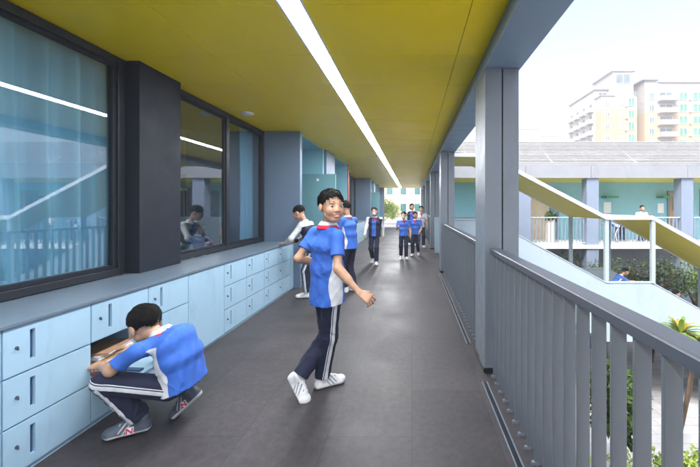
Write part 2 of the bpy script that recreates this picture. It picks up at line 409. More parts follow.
w3 = empty('classroom_wall', (0, 0, 0), label='farthest left classroom wall at the bright end of the corridor', cat='wall')
MB().box(-2.60, -2.447, 19.22, 22.5, 0, 2.606).build('wall_panel', M['teal'], w3)
MB().box(-2.60, -1.80, 22.0, 22.1, 0, 2.604).build('end_pier', M['pier'], w3)

# classrooms behind the windows
def classroom(y0, y1, lb):
    t = empty('classroom', (0, 0, 0), label=lb, cat='room')
    MB().box(-9.0, -2.62, y0, y1, -.05, 0.0).build('room_floor', M['wood'], t)
    MB().box(-9.0, -2.62, y0, y1, 2.78, 2.85).build('room_ceiling', M['dim'], t)
    MB().box(-9.0, -3.76, y1 - .12, y1, 0, 2.78).build('end_wall', M['dim'], t)
    MB().box(-9.0, -2.62, y0, y0 + .1, 0, 2.78).build('back_wall', M['dim'], t)
    f = MB().box(-9.12, -9.0, y0, y1, 0, .9).box(-9.12, -9.0, y0, y1, 2.4, 2.78)
    yy = y0
    while yy < y1:
        f.box(-9.12, -9.0, yy, yy + .5, .9, 2.4); yy += 2.2
    f.build('outer_wall', M['dim'], t)
    MB().box(-7.6, -4.2, y1 - .155, y1 - .125, .95, 2.05).build('blackboard', M['board'], t)
    return t
classroom(-2.4, 7.4, 'dim classroom with a dark board seen through the second window')
classroom(10.1, 14.9, 'dark classroom behind the far windows')

# curtains
def curtain(y0, y1, x, z0, z1, folds, amp, label, seed):
    rnd = random.Random(seed)
    n = int((y1 - y0) / .012); nz = 26
    ph = [rnd.uniform(0, 6.28) for _ in range(5)]
    vs = []; fs = []
    for j in range(nz + 1):
        v = j / nz
        for i in range(n + 1):
            y = y0 + (y1 - y0) * i / n
            u = (y - y0) * folds * 2 * math.pi
            w = amp * (.6 + .4 * (1 - v)) * (math.sin(u + .5 * math.sin(u * .37 + ph[0]) + .25 * math.sin(v * 3 + ph[1])) + .35 * math.sin(2.3 * u + ph[2] + v) + .3 * math.sin(.45 * u + ph[3]))
            vs.append((x + w, y + .012 * math.sin(v * 4 + u * .2), z0 + (z1 - z0) * v))
    for j in range(nz):
        for i in range(n):
            a = j * (n + 1) + i
            fs.append((a, a + 1, a + n + 2, a + n + 1))
    t = empty('curtain', (0, 0, 0), label=label, cat='curtain', group='blue curtains behind the classroom windows')
    mb = MB(); mb.add(vs, fs); o = mb.build('cloth', M['curtain'], t, smooth=True)
    sd = o.modifiers.new('thick', 'SOLIDIFY'); sd.thickness = .003
    MB().tube([(x, y0 - .02, z1 + .02), (x, y1 + .02, z1 + .02)], .012, 10).build('curtain_rod', M['chrome'], t, smooth=True)
curtain(.80, 2.93, -2.60, .72, 2.62, 4.6, .062, 'wide blue curtain drawn across the nearest window', 3)
curtain(-2.2, .74, -2.66, .72, 2.62, 5.0, .030, 'blue curtain at the left end of the nearest window', 5)
curtain(5.14, 5.60, -2.62, .75, 2.64, 9, .034, 'bunched blue curtain at the right end of the second window', 8)
curtain(12.95, 13.7, -2.66, .75, 2.64, 8, .03, 'blue curtain in the far classroom window', 9)

# ------------------------------------------------------------------ lockers
XL = -1.96
ROWS = [(.032, .266), (.276, .511), (.521, .757)]
def lockers(y_start, y_end, cols, label, open_cell=None, ajar=None, panel=None):
    t = empty('locker_bank', (XL, y_start, 0), label=label, cat='lockers', group='low pale blue lockers under the windows')
    L_ = y_end - y_start
    b = MB()
    dpt = -.49
    # shelf-like carcass: uprights, shelves, back
    b.box(dpt, dpt + .012, 0, L_, .02, .757)
    ups = sorted(set([0] + [round(a - y_start, 4) for c in cols for a in c] + [L_]))
    for u in ups:
        b.box(dpt + .012, -.013, max(0, u - .007), min(L_, u + .007), .02, .759)
    for z in (.022, .271, .516):
        for a, c2 in zip(ups[:-1], ups[1:]):
            b.box(dpt + .012, -.0135, a + .007, c2 - .007, z - .004, z + .004)
    b.build('carcass', M['locker'], t)
    MB().box(dpt, -.012, 0, L_, 0, .018).build('plinth', M['locker'], t)
    MB().box(dpt, .012, 0, L_, .7605, .780).build('countertop', M['counter'], t, bevel=.003)
    cells = []
    cols_s = set(cols)
    for u0, u1 in zip(ups[:-1], ups[1:]):
        key = (round(u0 + y_start, 3), round(u1 + y_start, 3))
        wdt = u1 - u0
        if wdt < .3 or (panel and abs(key[0] - panel) < .02):
            # blank filler panel
            MB().box(-.018, 0, u0 + .004, u1 - .004, .026, .757).build('blank_panel', M['locker'], t, bevel=.002)
            if panel and abs(key[0] - panel) < .02:
                pass
            continue
        for r, (z0, z1) in enumerate(ROWS):
            cells.append((key, r, u0, u1, z0, z1))
    for key, r, u0, u1, z0, z1 in cells:
        w = u1 - u0 - .009; h = z1 - z0
        d = empty  # placeholder
        dm = MB()
        # door with a real recessed grip slot: built from strips around the slot
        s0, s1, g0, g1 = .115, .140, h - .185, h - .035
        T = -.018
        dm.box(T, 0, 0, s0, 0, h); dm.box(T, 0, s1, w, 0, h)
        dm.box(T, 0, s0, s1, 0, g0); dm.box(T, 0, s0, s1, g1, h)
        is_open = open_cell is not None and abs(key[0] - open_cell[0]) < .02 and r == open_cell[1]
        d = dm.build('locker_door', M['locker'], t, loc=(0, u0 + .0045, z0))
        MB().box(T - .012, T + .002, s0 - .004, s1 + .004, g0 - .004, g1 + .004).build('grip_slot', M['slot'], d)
        k = MB(); k.prism([(.055 + .008 * math.cos(a * math.pi / 8), h - .105 + .008 * math.sin(a * math.pi / 8)) for a in range(16)], 'x', -.001, .004)
        k.box(.004, .013, .053, .057, h - .118, h - .101)
        k.build('lock', M['chrome'], d, bevel=.001)
        if is_open:
            d.rotation_euler = (0, R(92), 0)
            d['label'] = 'locker flap hanging open'
        if ajar is not None and abs(key[0] - ajar[0]) < .02 and r == ajar[1]:
            d.rotation_euler = (0, R(7), 0)
    return t
cols = []
y = 1.625 - .4515 * 6
while y < 2.96:
    cols.append((round(y, 3), round(y + .4515, 3))); y += .4515
p0 = cols[-1][1]
cols.append((p0, 3.55))
yy_ = 3.55
for k in range(4):
    cols.append((round(yy_, 3), round(yy_ + .48, 3))); yy_ += .48
lockers(-.6, 5.635, [c_ for c_ in cols if c_[0] > -.7], 'near bank of low pale blue lockers under the big windows, where a boy crouches', open_cell=(2.076, 1), panel=p0)
c2 = [(round(10.12 + .48 * k, 3), round(10.12 + .48 * (k + 1), 3)) for k in range(9)]
lockers(10.1, 14.78, c2, 'far bank of pale blue lockers beyond the first teal entrance')
# things inside the open locker
for k, (c_, h_, lb) in enumerate([((.6, .12, .06), .02, 'red exercise book at the bottom of the pile in the open locker'), ((.75, .73, .68), .016, 'white workbook in the middle of the pile in the open locker'), ((.12, .25, .5), .018, 'blue exercise book above the white workbook in the open locker'), ((.70, .35, .08), .02, 'orange textbook near the top of the pile in the open locker'), ((.66, .68, .70), .022, 'pale grey textbook second from the top of the pile'), ((.35, .2, .12), .016, 'brown-covered book lying on top of the pile in the open locker')]):
    z = .2755 + .024 * k
    bt = empty('book', (-2.07, 2.30, z), rz=R((-12, 0, 12, 4, -7, 10)[k]), label=lb, cat='book', group='books in the open locker')
    MB().box(-.095, .095, -.13, .13, .0, .003).box(-.095, .095, -.13, .13, h_ - .003, h_).box(-.095, .095, -.13, -.127, .003, h_ - .003).build('cover', mat('book_cover', c_, rough=.4), bt)
    MB().box(-.092, .092, -.127, .127, .0031, h_ - .0031).build('pages', M['white'], bt)
# ------------------------------------------------------------------ outdoor stair in the courtyard
YN, YF = 8.1, 10.0
roofp = [(.90, 2.62), (1.77, 2.62), (4.62, 1.125), (5.72, 1.125), (9.6, -1.05)]
parp = [(.90, 1.04), (1.85, 1.04), (4.62, -.46), (5.72, -.46), (9.6, -2.62)]
flrp = [(.90, 0), (1.95, 0), (4.62, -1.5), (5.72, -1.5), (9.6, -3.66)]
def band(line, up, dn):
    return [(x, z + up) for x, z in line] + [(x, z - dn) for x, z in line[::-1]]
st = empty('outdoor_stair', (0, 0, 0), label='pale blue-white outdoor stair zigzagging down from the corridor under a yellow-bottomed roof', cat='staircase')
for y, nm in ((YN, 'near'), (YF - .08, 'far')):
    pts = [(x, z) for x, z in parp] + [(9.6, -3.7), (9.2, -3.7), (5.6, -1.86), (4.62, -1.86), (1.95, -.36), (.9, -.36)]
    MB().prism(pts, 'y', y, y + .08).build('parapet', M['stairwhite'], st, bevel=.004)
    MB().prism(band(parp, .025, -.001), 'y', y - .015, y + .095).build('parapet_cap', M['stairwhite'], st)
for y in (YN - .03, YF - .03):
    MB().prism(band(roofp, .015, .075), 'y', y, y + .06).build('roof_edge', M['white'], st, bevel=.003)
MB().prism(band(roofp, -.025, .065), 'y', YN + .031, YF - .031).build('roof_soffit', M['yellow'], st)
MB().prism(band(roofp, .005, .024), 'y', YN + .031, YF - .031).build('roof_top', M['white'], st)
def zat(line, x):
    for (a, b), (c_, d) in zip(line, line[1:]):
        if a <= x <= c_: return b + (d - b) * (x - a) / (c_ - a)
    return line[-1][1]
for x in (1.83, 4.65, 5.76, 8.45):
    for y in (YN + .04, YF - .04):
        if x == 1.83 and y > 9: continue
        MB().box(x - .045, x + .045, y - .04, y + .04, zat(parp, x) - .02, zat(roofp, x) - .07).build('post', M['stairwhite'], st, bevel=.004)
fl = MB()
fl.box(.80, 1.95, YN + .08, YF - .08, -.2, -.001); fl.box(4.5, 5.76, YN + .08, YF - .08, -1.68, -1.5)
for (x0, z0, x1, z1) in ((1.95, 0, 4.5, -1.5), (5.76, -1.5, 9.5, -3.66)):
    n = round((z0 - z1) / .15)
    for k in range(n):
        xa = x0 + (x1 - x0) * k / n; xb = x0 + (x1 - x0) * (k + 1) / n; zz = z0 + (z1 - z0) * (k + 1) / n
        fl.box(xa, xb, YN + .08, YF - .08, zz - .25, zz)
fl.build('steps', M['stairfloor'], st)
MB().box(.66, .90, YF - .08, YF + .02, 0, 1.05).build('end_panel', M['stairwhite'], st, bevel=.004)

# ------------------------------------------------------------------ opposite wing
YO = 12.0; YW = 14.2
ob = empty('school_wing', (0, YO, 0), label='opposite teal school wing across the courtyard with grey fascia and slatted roof', cat='building')
ob.location = (0, 0, 0)
XA, XB = 1.0, 34
MB().box(XA, XB, YW, YW + .2, 0, 2.9).build('wall', M['oppwall'], ob)
MB().box(XA, XB, YW - .4, YW + .2, -3.66, -.12).build('lower_wall', M['opp'], ob)
MB().box(XA, XB, YO + .02, YW, 2.37, 2.44).build('ceiling_panel', M['yellow'], ob)
fa = MB()
x = XA
for xe in (4.0, 6.3, 9.7, 13.1, 16.5, 19.9, 23.3, 26.7, 30.1, 34):
    fa.box(x + .006, xe - .006, YO - .04, YO + .02, 2.37, 2.80); x = xe
fa.build('fascia', M['opp'], ob, bevel=.004)
MB().box(XA, XB, YO + .02, YW + 4, 2.81, 2.9).build('roof', M['opp'], ob)
MB().box(XA, XB, YO - .02, YW, -.12, 0).build('floor_slab', M['white'], ob)
for x in (2.6, 4.0, 6.4, 9.75, 13.1, 16.5, 19.9):
    MB().box(x - .21, x + .21, YO + .03, YO + .40, -3.66, 2.369).build('pillar', M['oppcol'], ob, bevel=.006)
# doors and windows on the teal wall
def opp_door(x0, x1, m, z1=1.95, pane=True):
    d = MB().box(x0, x0 + .07, YW - .05, YW - .002, 0, z1 + .08).box(x1 - .07, x1, YW - .05, YW - .002, 0, z1 + .08).box(x0 + .07, x1 - .07, YW - .05, YW - .002, z1, z1 + .08).build('door_frame', M['oppcol'], ob)
    MB().box(x0 + .07, x1 - .07, YW - .03, YW - .004, 0, z1).build('door_leaf', m, d)
    MB().box(x1 - .2, x1 - .14, YW - .07, YW - .031, .95, 1.05).build('handle', M['chrome'], d)
    if pane: MB().box(x0 + .2, x1 - .25, YW - .034, YW - .031, 1.2, 1.75).build('pane', M['glass_far'], d)
opp_door(10.65, 11.35, M['wood'])
opp_door(5.75, 6.12, M['teal_d'], 2.0)
opp_door(16.2, 17.1, M['wood']); opp_door(3.1, 3.7, M['oppcol'])
def opp_window(x0, x1, z0, z1):
    f = MB()
    f.box(x0, x1, YW - .05, YW - .002, z0, z0 + .05).box(x0, x1, YW - .05, YW - .002, z1 - .05, z1)
    f.box(x0, x0 + .05, YW - .05, YW - .002, z0 + .05, z1 - .05).box(x1 - .05, x1, YW - .05, YW - .002, z0 + .05, z1 - .05)
    f.box((x0 + x1) / 2 - .025, (x0 + x1) / 2 + .025, YW - .048, YW - .003, z0 + .05, z1 - .05)
    o = f.build('window', M['oppcol'], ob)
    MB().box(x0 + .05, x1 - .05, YW - .02, YW - .012, z0 + .05, z1 - .05).build('pane', M['dark'], o)
opp_window(4.2, 4.85, .5, 2.2); opp_window(12.0, 13.6, .9, 2.1); opp_window(18, 20, .9, 2.1)
MB().box(4.90, 5.70, YW - .03, YW - .002, 0, 2.2).build('cream_panel', mat('cream_paint', (.6, .52, .40)), ob)
MB().box(10.25, 10.5, YW - .02, YW - .002, 1.1, 1.5).build('notice', M['white'], ob); MB().box(8.0, 8.3, YW - .02, YW - .002, 1.1, 1.55).build('notice', M['white'], ob)
gsm = mat('green_sign_paint', (.02, .25, .1))
MB().box(10.2, 10.75, YW - .4, YW - .003, 1.72, 1.80).build('green_sign', gsm, ob); MB().box(7.9, 8.4, YW - .4, YW - .003, 1.72, 1.80).build('green_sign', gsm, ob)
MB().box(4.4, 4.75, YW - .4, YW - .003, 2.02, 2.14).build('white_sign', M['white'], ob)
# slatted roof above the fascia
sl = MB()
for k in range(15):
    v = k / 14
    yk = YO + .1 + 1.5 * v; zk = 2.9 + 1.02 * v
    sl.bar((XA, yk, zk), (XB, yk, zk), .112, .02, up=(0, .5, 1))
sl.build('roof_slats', mat('pale_slat', (.40, .415, .44), rough=.5), ob)
rf = MB()
for x in range(2, 34, 3):
    rf.bar((x, YO + .08, 2.88), (x + .02, YO + 1.68, 3.9), .05, .06)
rf.bar((XA, YO + 1.68, 3.93), (XB, YO + 1.68, 3.93), .07, .07)
for x in range(2, 34, 6):
    rf.bar((x, YO + .3, 2.86), (x + 3, YO + 1.75, 3.88), .05, .05); rf.bar((x + 3, YO + 1.75, 3.88), (x + 6, YO + .3, 2.86), .05, .05)
rf.build('roof_frame', M['white'], ob)
# balcony railings of the opposite wing, bay by bay
bays = [(2.82, 3.78, 'at its left end behind the near column'), (4.22, 6.18, 'behind the sloping yellow roof'), (6.62, 9.53, 'between the two wide grey pillars'), (9.97, 12.88, 'right of the right-hand grey pillar'), (13.32, 16.28, 'beyond the right-hand doors')]
for x0, x1, lb in bays:
    t = empty('balcony_railing', (x0, YO + .1, 0), label='pale balcony railing of the opposite wing ' + lb, cat='railing', group='railings of the opposite wing')
    W = x1 - x0
    MB().box(0, W, -.03, .03, .96, 1.0).build('top_rail', M['stairwhite'], t); MB().box(0, W, -.015, .015, .06, .09).build('bottom_rail', M['stairwhite'], t)
    n = int(W / .13); first = None
    for k in range(n):
        if first is None: first = MB().box(-.016, .016, -.008, .008, .09, .96).build('baluster', M['oppcol'], t, loc=(.07, 0, 0))
        else:
            b_ = first.copy(); COL.objects.link(b_); b_.location = (.07 + k * .13, 0, 0); b_.parent = t

# ------------------------------------------------------------------ vegetation
def leaves(n, cen, rad, size, seed, flat=.6, clump=9, elong=2.2):
    rg = np.random.default_rng(seed)
    cen = np.array(cen, float); rad = np.array(rad, float)
    cc = rg.normal(size=(clump, 3)); cc /= np.linalg.norm(cc, axis=1)[:, None]; cc *= rg.uniform(.25, .85, (clump, 1)); cr = rg.uniform(.25, .5, clump)
    which = rg.integers(0, clump, n)
    d = rg.normal(size=(n, 3)); d /= np.linalg.norm(d, axis=1)[:, None]
    p = cc[which] + d * (cr[which] * rg.uniform(.5, 1, n) ** .5)[:, None]
    p = cen + p * rad
    a = rg.normal(size=(n, 3)); a[:, 2] -= .5; a /= np.linalg.norm(a, axis=1)[:, None]
    up = rg.normal(size=(n, 3)) * flat; up[:, 2] += 1
    b = np.cross(a, up); b /= np.linalg.norm(b, axis=1)[:, None]
    nn = np.cross(b, a)
    s = size * rg.uniform(.6, 1.3, n)[:, None]
    v = np.stack([p, p + a * s * .5 + b * s * .5 / elong + nn * s * .08, p + a * s, p + a * s * .5 - b * s * .5 / elong + nn * s * .08], 1).reshape(-1, 3)
    f = np.arange(4 * n).reshape(-1, 4)
    return v, f
def raw_mesh(name, v, f, m, parent=None, smooth=False):
    me = bpy.data.meshes.new(name)
    n = len(f); k = f.shape[1]
    me.vertices.add(len(v)); me.vertices.foreach_set('co', np.asarray(v, np.float32).ravel())
    me.loops.add(n * k); me.loops.foreach_set('vertex_index', np.asarray(f, np.int32).ravel())
    me.polygons.add(n); me.polygons.foreach_set('loop_start', np.arange(0, n * k, k, dtype=np.int32))
    try: me.polygons.foreach_set('loop_total', np.full(n, k, np.int32))
    except Exception: pass
    if smooth: me.polygons.foreach_set('use_smooth', np.ones(n, bool))
    me.materials.append(m); me.update(calc_edges=True)
    o = bpy.data.objects.new(name, me)
    return link(o, parent)
def tree(name, base, top, rad, n, size, m, seed, label, cat, group=None, limbs=4, trunk=.09, clump=14):
    """trunk from base to crown centre; crown radius rad"""
    t = empty(name, base, label=label, cat=cat, group=group)
    c = Vector(top) - Vector(base)
    rnd = random.Random(seed)
    mb = MB()
    mid = c * .5 + Vector((rnd.uniform(-.1, .1), rnd.uniform(-.1, .1), 0))
    mb.tube([(0, 0, 0), mid, c * .86, c + Vector((0, 0, rad[2] * .5))], [trunk, trunk * .75, trunk * .5, trunk * .15], 8)
    for k in range(limbs):
        a = 2 * math.pi * k / limbs + rnd.random()
        e = c + Vector((math.cos(a) * rad[0] * .7, math.sin(a) * rad[1] * .7, rad[2] * rnd.uniform(-.2, .6)))
        s_ = c * rnd.uniform(.6, .85)
        mb.tube([s_, (s_ + e) / 2 + Vector((0, 0, .1)), e], [trunk * .45, trunk * .3, trunk * .1], 6)
    mb.build('trunk', M['bark'], t, smooth=True)
    v, f = leaves(n, c, rad, size, seed, clump=clump)
    raw_mesh('crown', v, f, m, t)
    return t
G = -3.66
# dark shrubs against the opposite wing
pos = [(4.6, 'leftmost leafy shrub below the opposite balcony, behind the sloping stair'), (6.3, 'dark leafy shrub below the opposite balcony, left of the stair post'), (7.7, 'dark leafy shrub below the opposite balcony, seen between the two white stair posts'),
       (9.2, 'dark leafy shrub below the opposite balcony, right of the white stair posts'), (10.9, 'dark leafy shrub below the opposite balcony, at the right edge of the view'), (12.6, 'dark leafy shrub at the far right below the opposite balcony')]
for i, (x, lb) in enumerate(pos):
    tree('courtyard_shrub', (x, 11.0 + .12 * (i % 2), G), (x + .1, 11.05, -1.0 - .12 * (i % 3)), (1.15, .75, 1.0), 3000, .10, M['leaf_d'] if i % 2 == 0 else M['leaf'], 20 + i, lb, 'shrub', 'shrubs below the opposite balcony', clump=20)
# trees below the near railing
tree('courtyard_tree', (3.1, 5.0, G), (3.05, 5.0, -1.45), (.48, .5, .6), 3600, .12, M['leaf'], 41, 'dense green small tree seen between the fins of the near railing', 'tree', clump=16)
tree('courtyard_tree', (2.2, 3.9, G), (2.3, 3.9, -2.0), (.9, .8, .6), 5200, .09, M['leaf_l'], 43, 'light green feathery tree low behind the near railing fins', 'tree', clump=16, trunk=.05)
tree('courtyard_tree', (4.4, 4.8, G), (4.4, 4.8, -2.75), (.95, .7, .55), 3600, .09, M['leaf_l'], 44, 'light green low tree at the bottom right corner beyond the railing', 'tree', clump=14, trunk=.05)
tree('courtyard_tree', (1.9, 5.6, G), (1.95, 5.6, -1.2), (.5, .6, .7), 3500, .11, M['leaf'], 45, 'slim green tree close to the corridor edge below the near railing', 'tree', clump=14, trunk=.05)
# dracaena with strap leaves
def rosette(c, n, L_, seed):
    rnd = random.Random(seed); mb = MB()
    for k in range(n):
        a = 2 * math.pi * k * .618 + rnd.uniform(-.2, .2); el = rnd.uniform(.25, 1.35); ln = L_ * rnd.uniform(.7, 1.1)
        d = Vector((math.cos(a), math.sin(a), 0)); side = Vector((-math.sin(a), math.cos(a), 0))
        vs = []
        for j in range(6):
            v = j / 5
            e2 = el - v * 1.1
            p = Vector(c) + d * ln * v * math.cos(el) + Vector((0, 0, ln * (v * math.sin(el) - .45 * v * v)))
            w = .035 * math.sin(math.pi * min(1, .15 + v * .85)) + .002
            vs += [p - side * w, p + Vector((0, 0, -.008)), p + side * w]
        fs = []
        for j in range(5):
            fs += [(3 * j, 3 * j + 1, 3 * j + 4, 3 * j + 3), (3 * j + 1, 3 * j + 2, 3 * j + 5, 3 * j + 4)]
        mb.cur = 0 if rnd.random() < .72 else 1
        mb.add(vs, fs)
    return mb
dr = empty('dracaena_plant', (4.30, 5.45, G), label='tall plant with orange and yellow-green strap leaves rising over the handrail at the right edge', cat='plant')
rosette((0, 0, 2.98), 30, .50, 3).build('leaf_rosette', [M['leaf_y'], M['leaf_r']], dr)
rosette((.28, .05, 2.78), 24, .4, 5).build('leaf_rosette', [M['leaf_y'], M['leaf']], dr)
rosette((.02, -.2, 2.6), 22, .36, 6).build('leaf_rosette', [M['leaf'], M['leaf_y']], dr)
MB().tube([(0, 0, 0), (.02, .02, 1.5), (0, 0, 2.95)], [.035, .03, .022], 8).tube([(.01, 0, 1.4), (.2, .04, 2.1), (.28, .05, 2.8)], [.025, .022, .018], 8).tube([(.01, 0, 1.6), (.02, -.12, 2.1), (.02, -.2, 2.62)], [.022, .02, .016], 8).build('stem', M['bark'], dr, smooth=True)
# potted plant on the opposite balcony
pp = empty('potted_plant', (5.25, 12.9, 0), label='green plant in a pale tall pot behind the opposite railing', cat='potted plant')
MB().prism([(.17 * math.cos(a * .393), .17 * math.sin(a * .393)) for a in range(16)], 'z', 0, .85).build('pot', mat('pale_pot', (.6, .5, .42)), pp, bevel=.01)
v, f = leaves(500, (0, 0, 1.05), (.28, .28, .25), .12, 5); raw_mesh('foliage', v, f, M['leaf'], pp)

# ------------------------------------------------------------------ end of the corridor
wk = MB().box(-6, 6, 22.52, 60, -.2, -.02).build("terrace", mat('terrace_paving', (.42, .41, .40), rough=.8, var=.1))
tag(wk, kind='structure')
tree('terrace_tree', (-2.4, 27, -.02), (-2.2, 27, 1.15), (1.25, 1.2, 1.25), 6000, .13, M['leaf_l'], 61, 'light green tree at the bright far end of the corridor', 'tree', clump=18)
eb_ = empty('far_building', (-3, 48, 0), label='pale pinkish building beyond the far end of the corridor', cat='building')
MB().box(-9, 5.6, 0, 6, -4, 5.2).build('wall', mat('pale_pink_render', (.40, .33, .29)), eb_)
for i in range(6):
    for j in range(2):
        x = -6.5 + i * 1.95
        w_ = MB().box(x, x + 1.0, -.06, -.002, .6 + j * 2.4, 1.9 + j * 2.4).build('window', M['white'], eb_)
        MB().box(x + .08, x + .92, -.08, -.061, .68 + j * 2.4, 1.82 + j * 2.4).build('pane', M['glass_far'], w_)
MB().box(-9.1, 5.7, -.3, 6.2, 5.2, 5.45).build('roof', M['white'], eb_)

# ------------------------------------------------------------------ residential towers
wallw = mat('tower_white_render', (.30, .305, .32), rough=.8, var=.06, vscale=.15)
wallo = mat('tower_orange_render', (.36, .265, .18), rough=.8, var=.06, vscale=.15)
wallb = mat('tower_blue_grey_render', (.19, .22, .28), rough=.8, var=.06, vscale=.15)
paneg = mat('tower_green_glass', (.06, .22, .18), rough=.15, var=.3, vscale=.4)
paned = mat('tower_dark_glass', (.10, .15, .19), rough=.15, var=.4, vscale=.5)
trim = mat('tower_trim', (.5, .52, .56), rough=.7)
def twin(t, x0, x1, y, z0, z1, pm, side=False, depth=.12):
    m_ = MB(); p_ = MB()
    if not side:
        m_.box(x0, x1, y - depth, y - .01, z0, z0 + .09).box(x0, x1, y - depth, y - .01, z1 - .09, z1).box(x0, x0 + .09, y - depth, y - .01, z0 + .09, z1 - .09).box(x1 - .09, x1, y - depth, y - .01, z0 + .09, z1 - .09)
        m_.box((x0 + x1) / 2 - .04, (x0 + x1) / 2 + .04, y - depth + .01, y - .02, z0 + .09, z1 - .09)
        p_.box(x0 + .09, x1 - .09, y - .05, y - .012, z0 + .09, z1 - .09)
    else:   # wall plane x = y, opening spans x0..x1 along world y
        m_.box(y - depth, y - .01, x0, x1, z0, z0 + .09).box(y - depth, y - .01, x0, x1, z1 - .09, z1).box(y - depth, y - .01, x0, x0 + .09, z0 + .09, z1 - .09).box(y - depth, y - .01, x1 - .09, x1, z0 + .09, z1 - .09)
        p_.box(y - .05, y - .012, x0 + .09, x1 - .09, z0 + .09, z1 - .09)
    w = m_.build('window', trim, t); p_.build('pane', pm, w)
ta = empty('apartment_tower', (0, 0, 0), label='left tall apartment block, orange below and white above, with a long receding balcony side', cat='building', group='tall apartment blocks')
MB().box(47.25, 56.25, 85, 102, G, 25.85).build('lower_wall', wallo, ta)
MB().box(47.28, 56.22, 85.03, 102, 25.85, 29.1).box(47.28, 51.5, 88, 102, 29.1, 31.6).build('upper_wall', wallw, ta)
MB().box(47.22, 47.249, 87.5, 102, G, 29.1).build('side_wall', wallw, ta)
MB().box(50.75, 56.0, 86, 95, 29.1, 35.6).build('penthouse', wallw, ta)
MB().box(50.3, 56.4, 85.7, 95.5, 35.6, 35.9).build('roof', wallb, ta)
MB().box(47.0, 51.6, 87.6, 102.4, 31.6, 31.85).box(47.0, 50.75, 84.8, 88, 29.1, 29.3).box(55.99, 56.5, 84.8, 90, 29.1, 29.3).build('cornice', wallb, ta)
for k in range(9):
    z = 2.2 + 3 * k
    MB().box(53.1, 53.7, 84.6, 84.99, z + .2, z + .75).build('air_conditioner', trim, ta); twin(ta, 48.4, 49.4, 85, z + .6, z + 1.9, paned); twin(ta, 54.0, 55.6, 85, z + .4, z + 2.35, paneg); twin(ta, 52.1, 52.9, 85, z + .6, z + 1.7, paned)
    for j, yy in enumerate((88.5, 92, 95.5, 99)):
        b = MB().box(46.2, 47.21, yy, yy + 2.5, z - .1, z + .02).box(46.2, 46.28, yy, yy + 2.5, z + .02, z + 1.0).box(46.281, 47.21, yy, yy + .07, z + .02, z + 1.0).box(46.281, 47.21, yy + 2.43, yy + 2.5, z + .02, z + 1.0)
        if k > 2: b.build('balcony', wallw, ta)
        if k > 2: twin(ta, yy + .4, yy + 2.1, 47.22, z + .1, z + 2.2, paned, side=True)
twin(ta, 48.2, 50.4, 88, 29.5, 31.0, paned); twin(ta, 51.5, 55.2, 86, 32.6, 34.9, paned)
tb = empty('apartment_tower', (0, 0, 0), label='right tall apartment block with stacked white balconies and green-tinted windows', cat='building', group='tall apartment blocks')
MB().box(58.5, 78, 85.5, 100, G, 25.1).build('lower_wall', wallo, tb)
MB().box(58.53, 78, 85.53, 100, 25.1, 32.6).build('upper_wall', wallw, tb)
MB().box(56.3, 58.5, 88.5, 99, G, 31.5).build('recess_wall', wallb, tb)
MB().box(57.9, 62.0, 85.1, 100, 33.2, 33.5).box(58.6, 61.5, 85.6, 99, 32.6, 33.2).box(61.9, 78.2, 85.2, 100, 32.6, 32.85).build('roof', wallb, tb)
MB().box(66, 66.1, 88, 88.1, 32.8, 37).box(65.0, 67.2, 88, 88.06, 36.2, 36.3).box(69, 74, 88, 94, 32.85, 34.6).build('roof_mast', wallw, tb)
for k in range(11):
    z = 1.2 + 3 * k - .3
    if z + 2.4 > 32: continue
    if k > 3:
        twin(tb, 59.6, 60.9, 85.5, z + .5, z + 2.1, paned)
        twin(tb, 67.2, 69.2, 85.5, z + .4, z + 2.3, paneg); twin(tb, 70.6, 73.0, 85.5, z + .4, z + 2.3, paneg); twin(tb, 74.4, 76.0, 85.5, z + .6, z + 1.9, paned)
    if k > 3: MB().box(69.5, 70.2, 85.1, 85.49, z + .3, z + .85).build('air_conditioner', trim, tb)
    if 3 < k < 10:
        MB().box(61.6, 66.0, 83.9, 85.49, z - .12, z + .02).box(61.6, 66.0, 83.9, 84.0, z + .02, z + 1.05).box(61.6, 61.7, 84.0, 85.49, z + .02, z + 1.05).box(65.9, 66.0, 84.0, 85.49, z + .02, z + 1.05).build('balcony', wallw, tb)
        twin(tb, 62.2, 65.4, 85.5, z + .05, z + 2.3, paned)
for k, (x0, x1, y, zt, lb) in enumerate([(64, 76, 200, 47, 'faint distant block on the skyline just right of the nearest column'), (78, 88, 205, 44, 'faint lower distant block on the skyline left of the apartment blocks')]):
    t = empty('distant_block', (0, 0, 0), label=lb, cat='building', group='faint distant blocks')
    MB().box(x0, x1, y, y + 12, G, zt).build('wall', wallw, t); MB().box(x0 - .5, x1 + .5, y - .5, y + 12, zt, zt + .6).build('roof', wallb, t); MB().box(x0 + 3, x0 + 7, y + 2, y + 8, zt + .6, zt + 4).build('roof_house', wallw, t)
    for j in range(5):
        for i in range(3):
            z = zt - 4 - 3.2 * j; x = x0 + 1.2 + i * 3.6
            twin(t, x, x + 1.6, y, z, z + 1.7, paned, depth=.3)

# haze over the courtyard and the city
hz = bpy.data.materials.new('haze_air'); hz.use_nodes = True
for n_ in list(hz.node_tree.nodes):
    if n_.type == 'BSDF_PRINCIPLED': hz.node_tree.nodes.remove(n_)
pv = hz.node_tree.nodes.new('ShaderNodeVolumePrincipled'); pv.inputs['Color'].default_value = (.93, .96, 1, 1); pv.inputs['Density'].default_value = .0028
hz.node_tree.links.new(pv.outputs[0], hz.node_tree.nodes['Material Output'].inputs['Volume'])
hb = MB().box(-420, 420, -310, 610, -4.9, 52).build('haze', hz); tag(hb, kind='stuff')
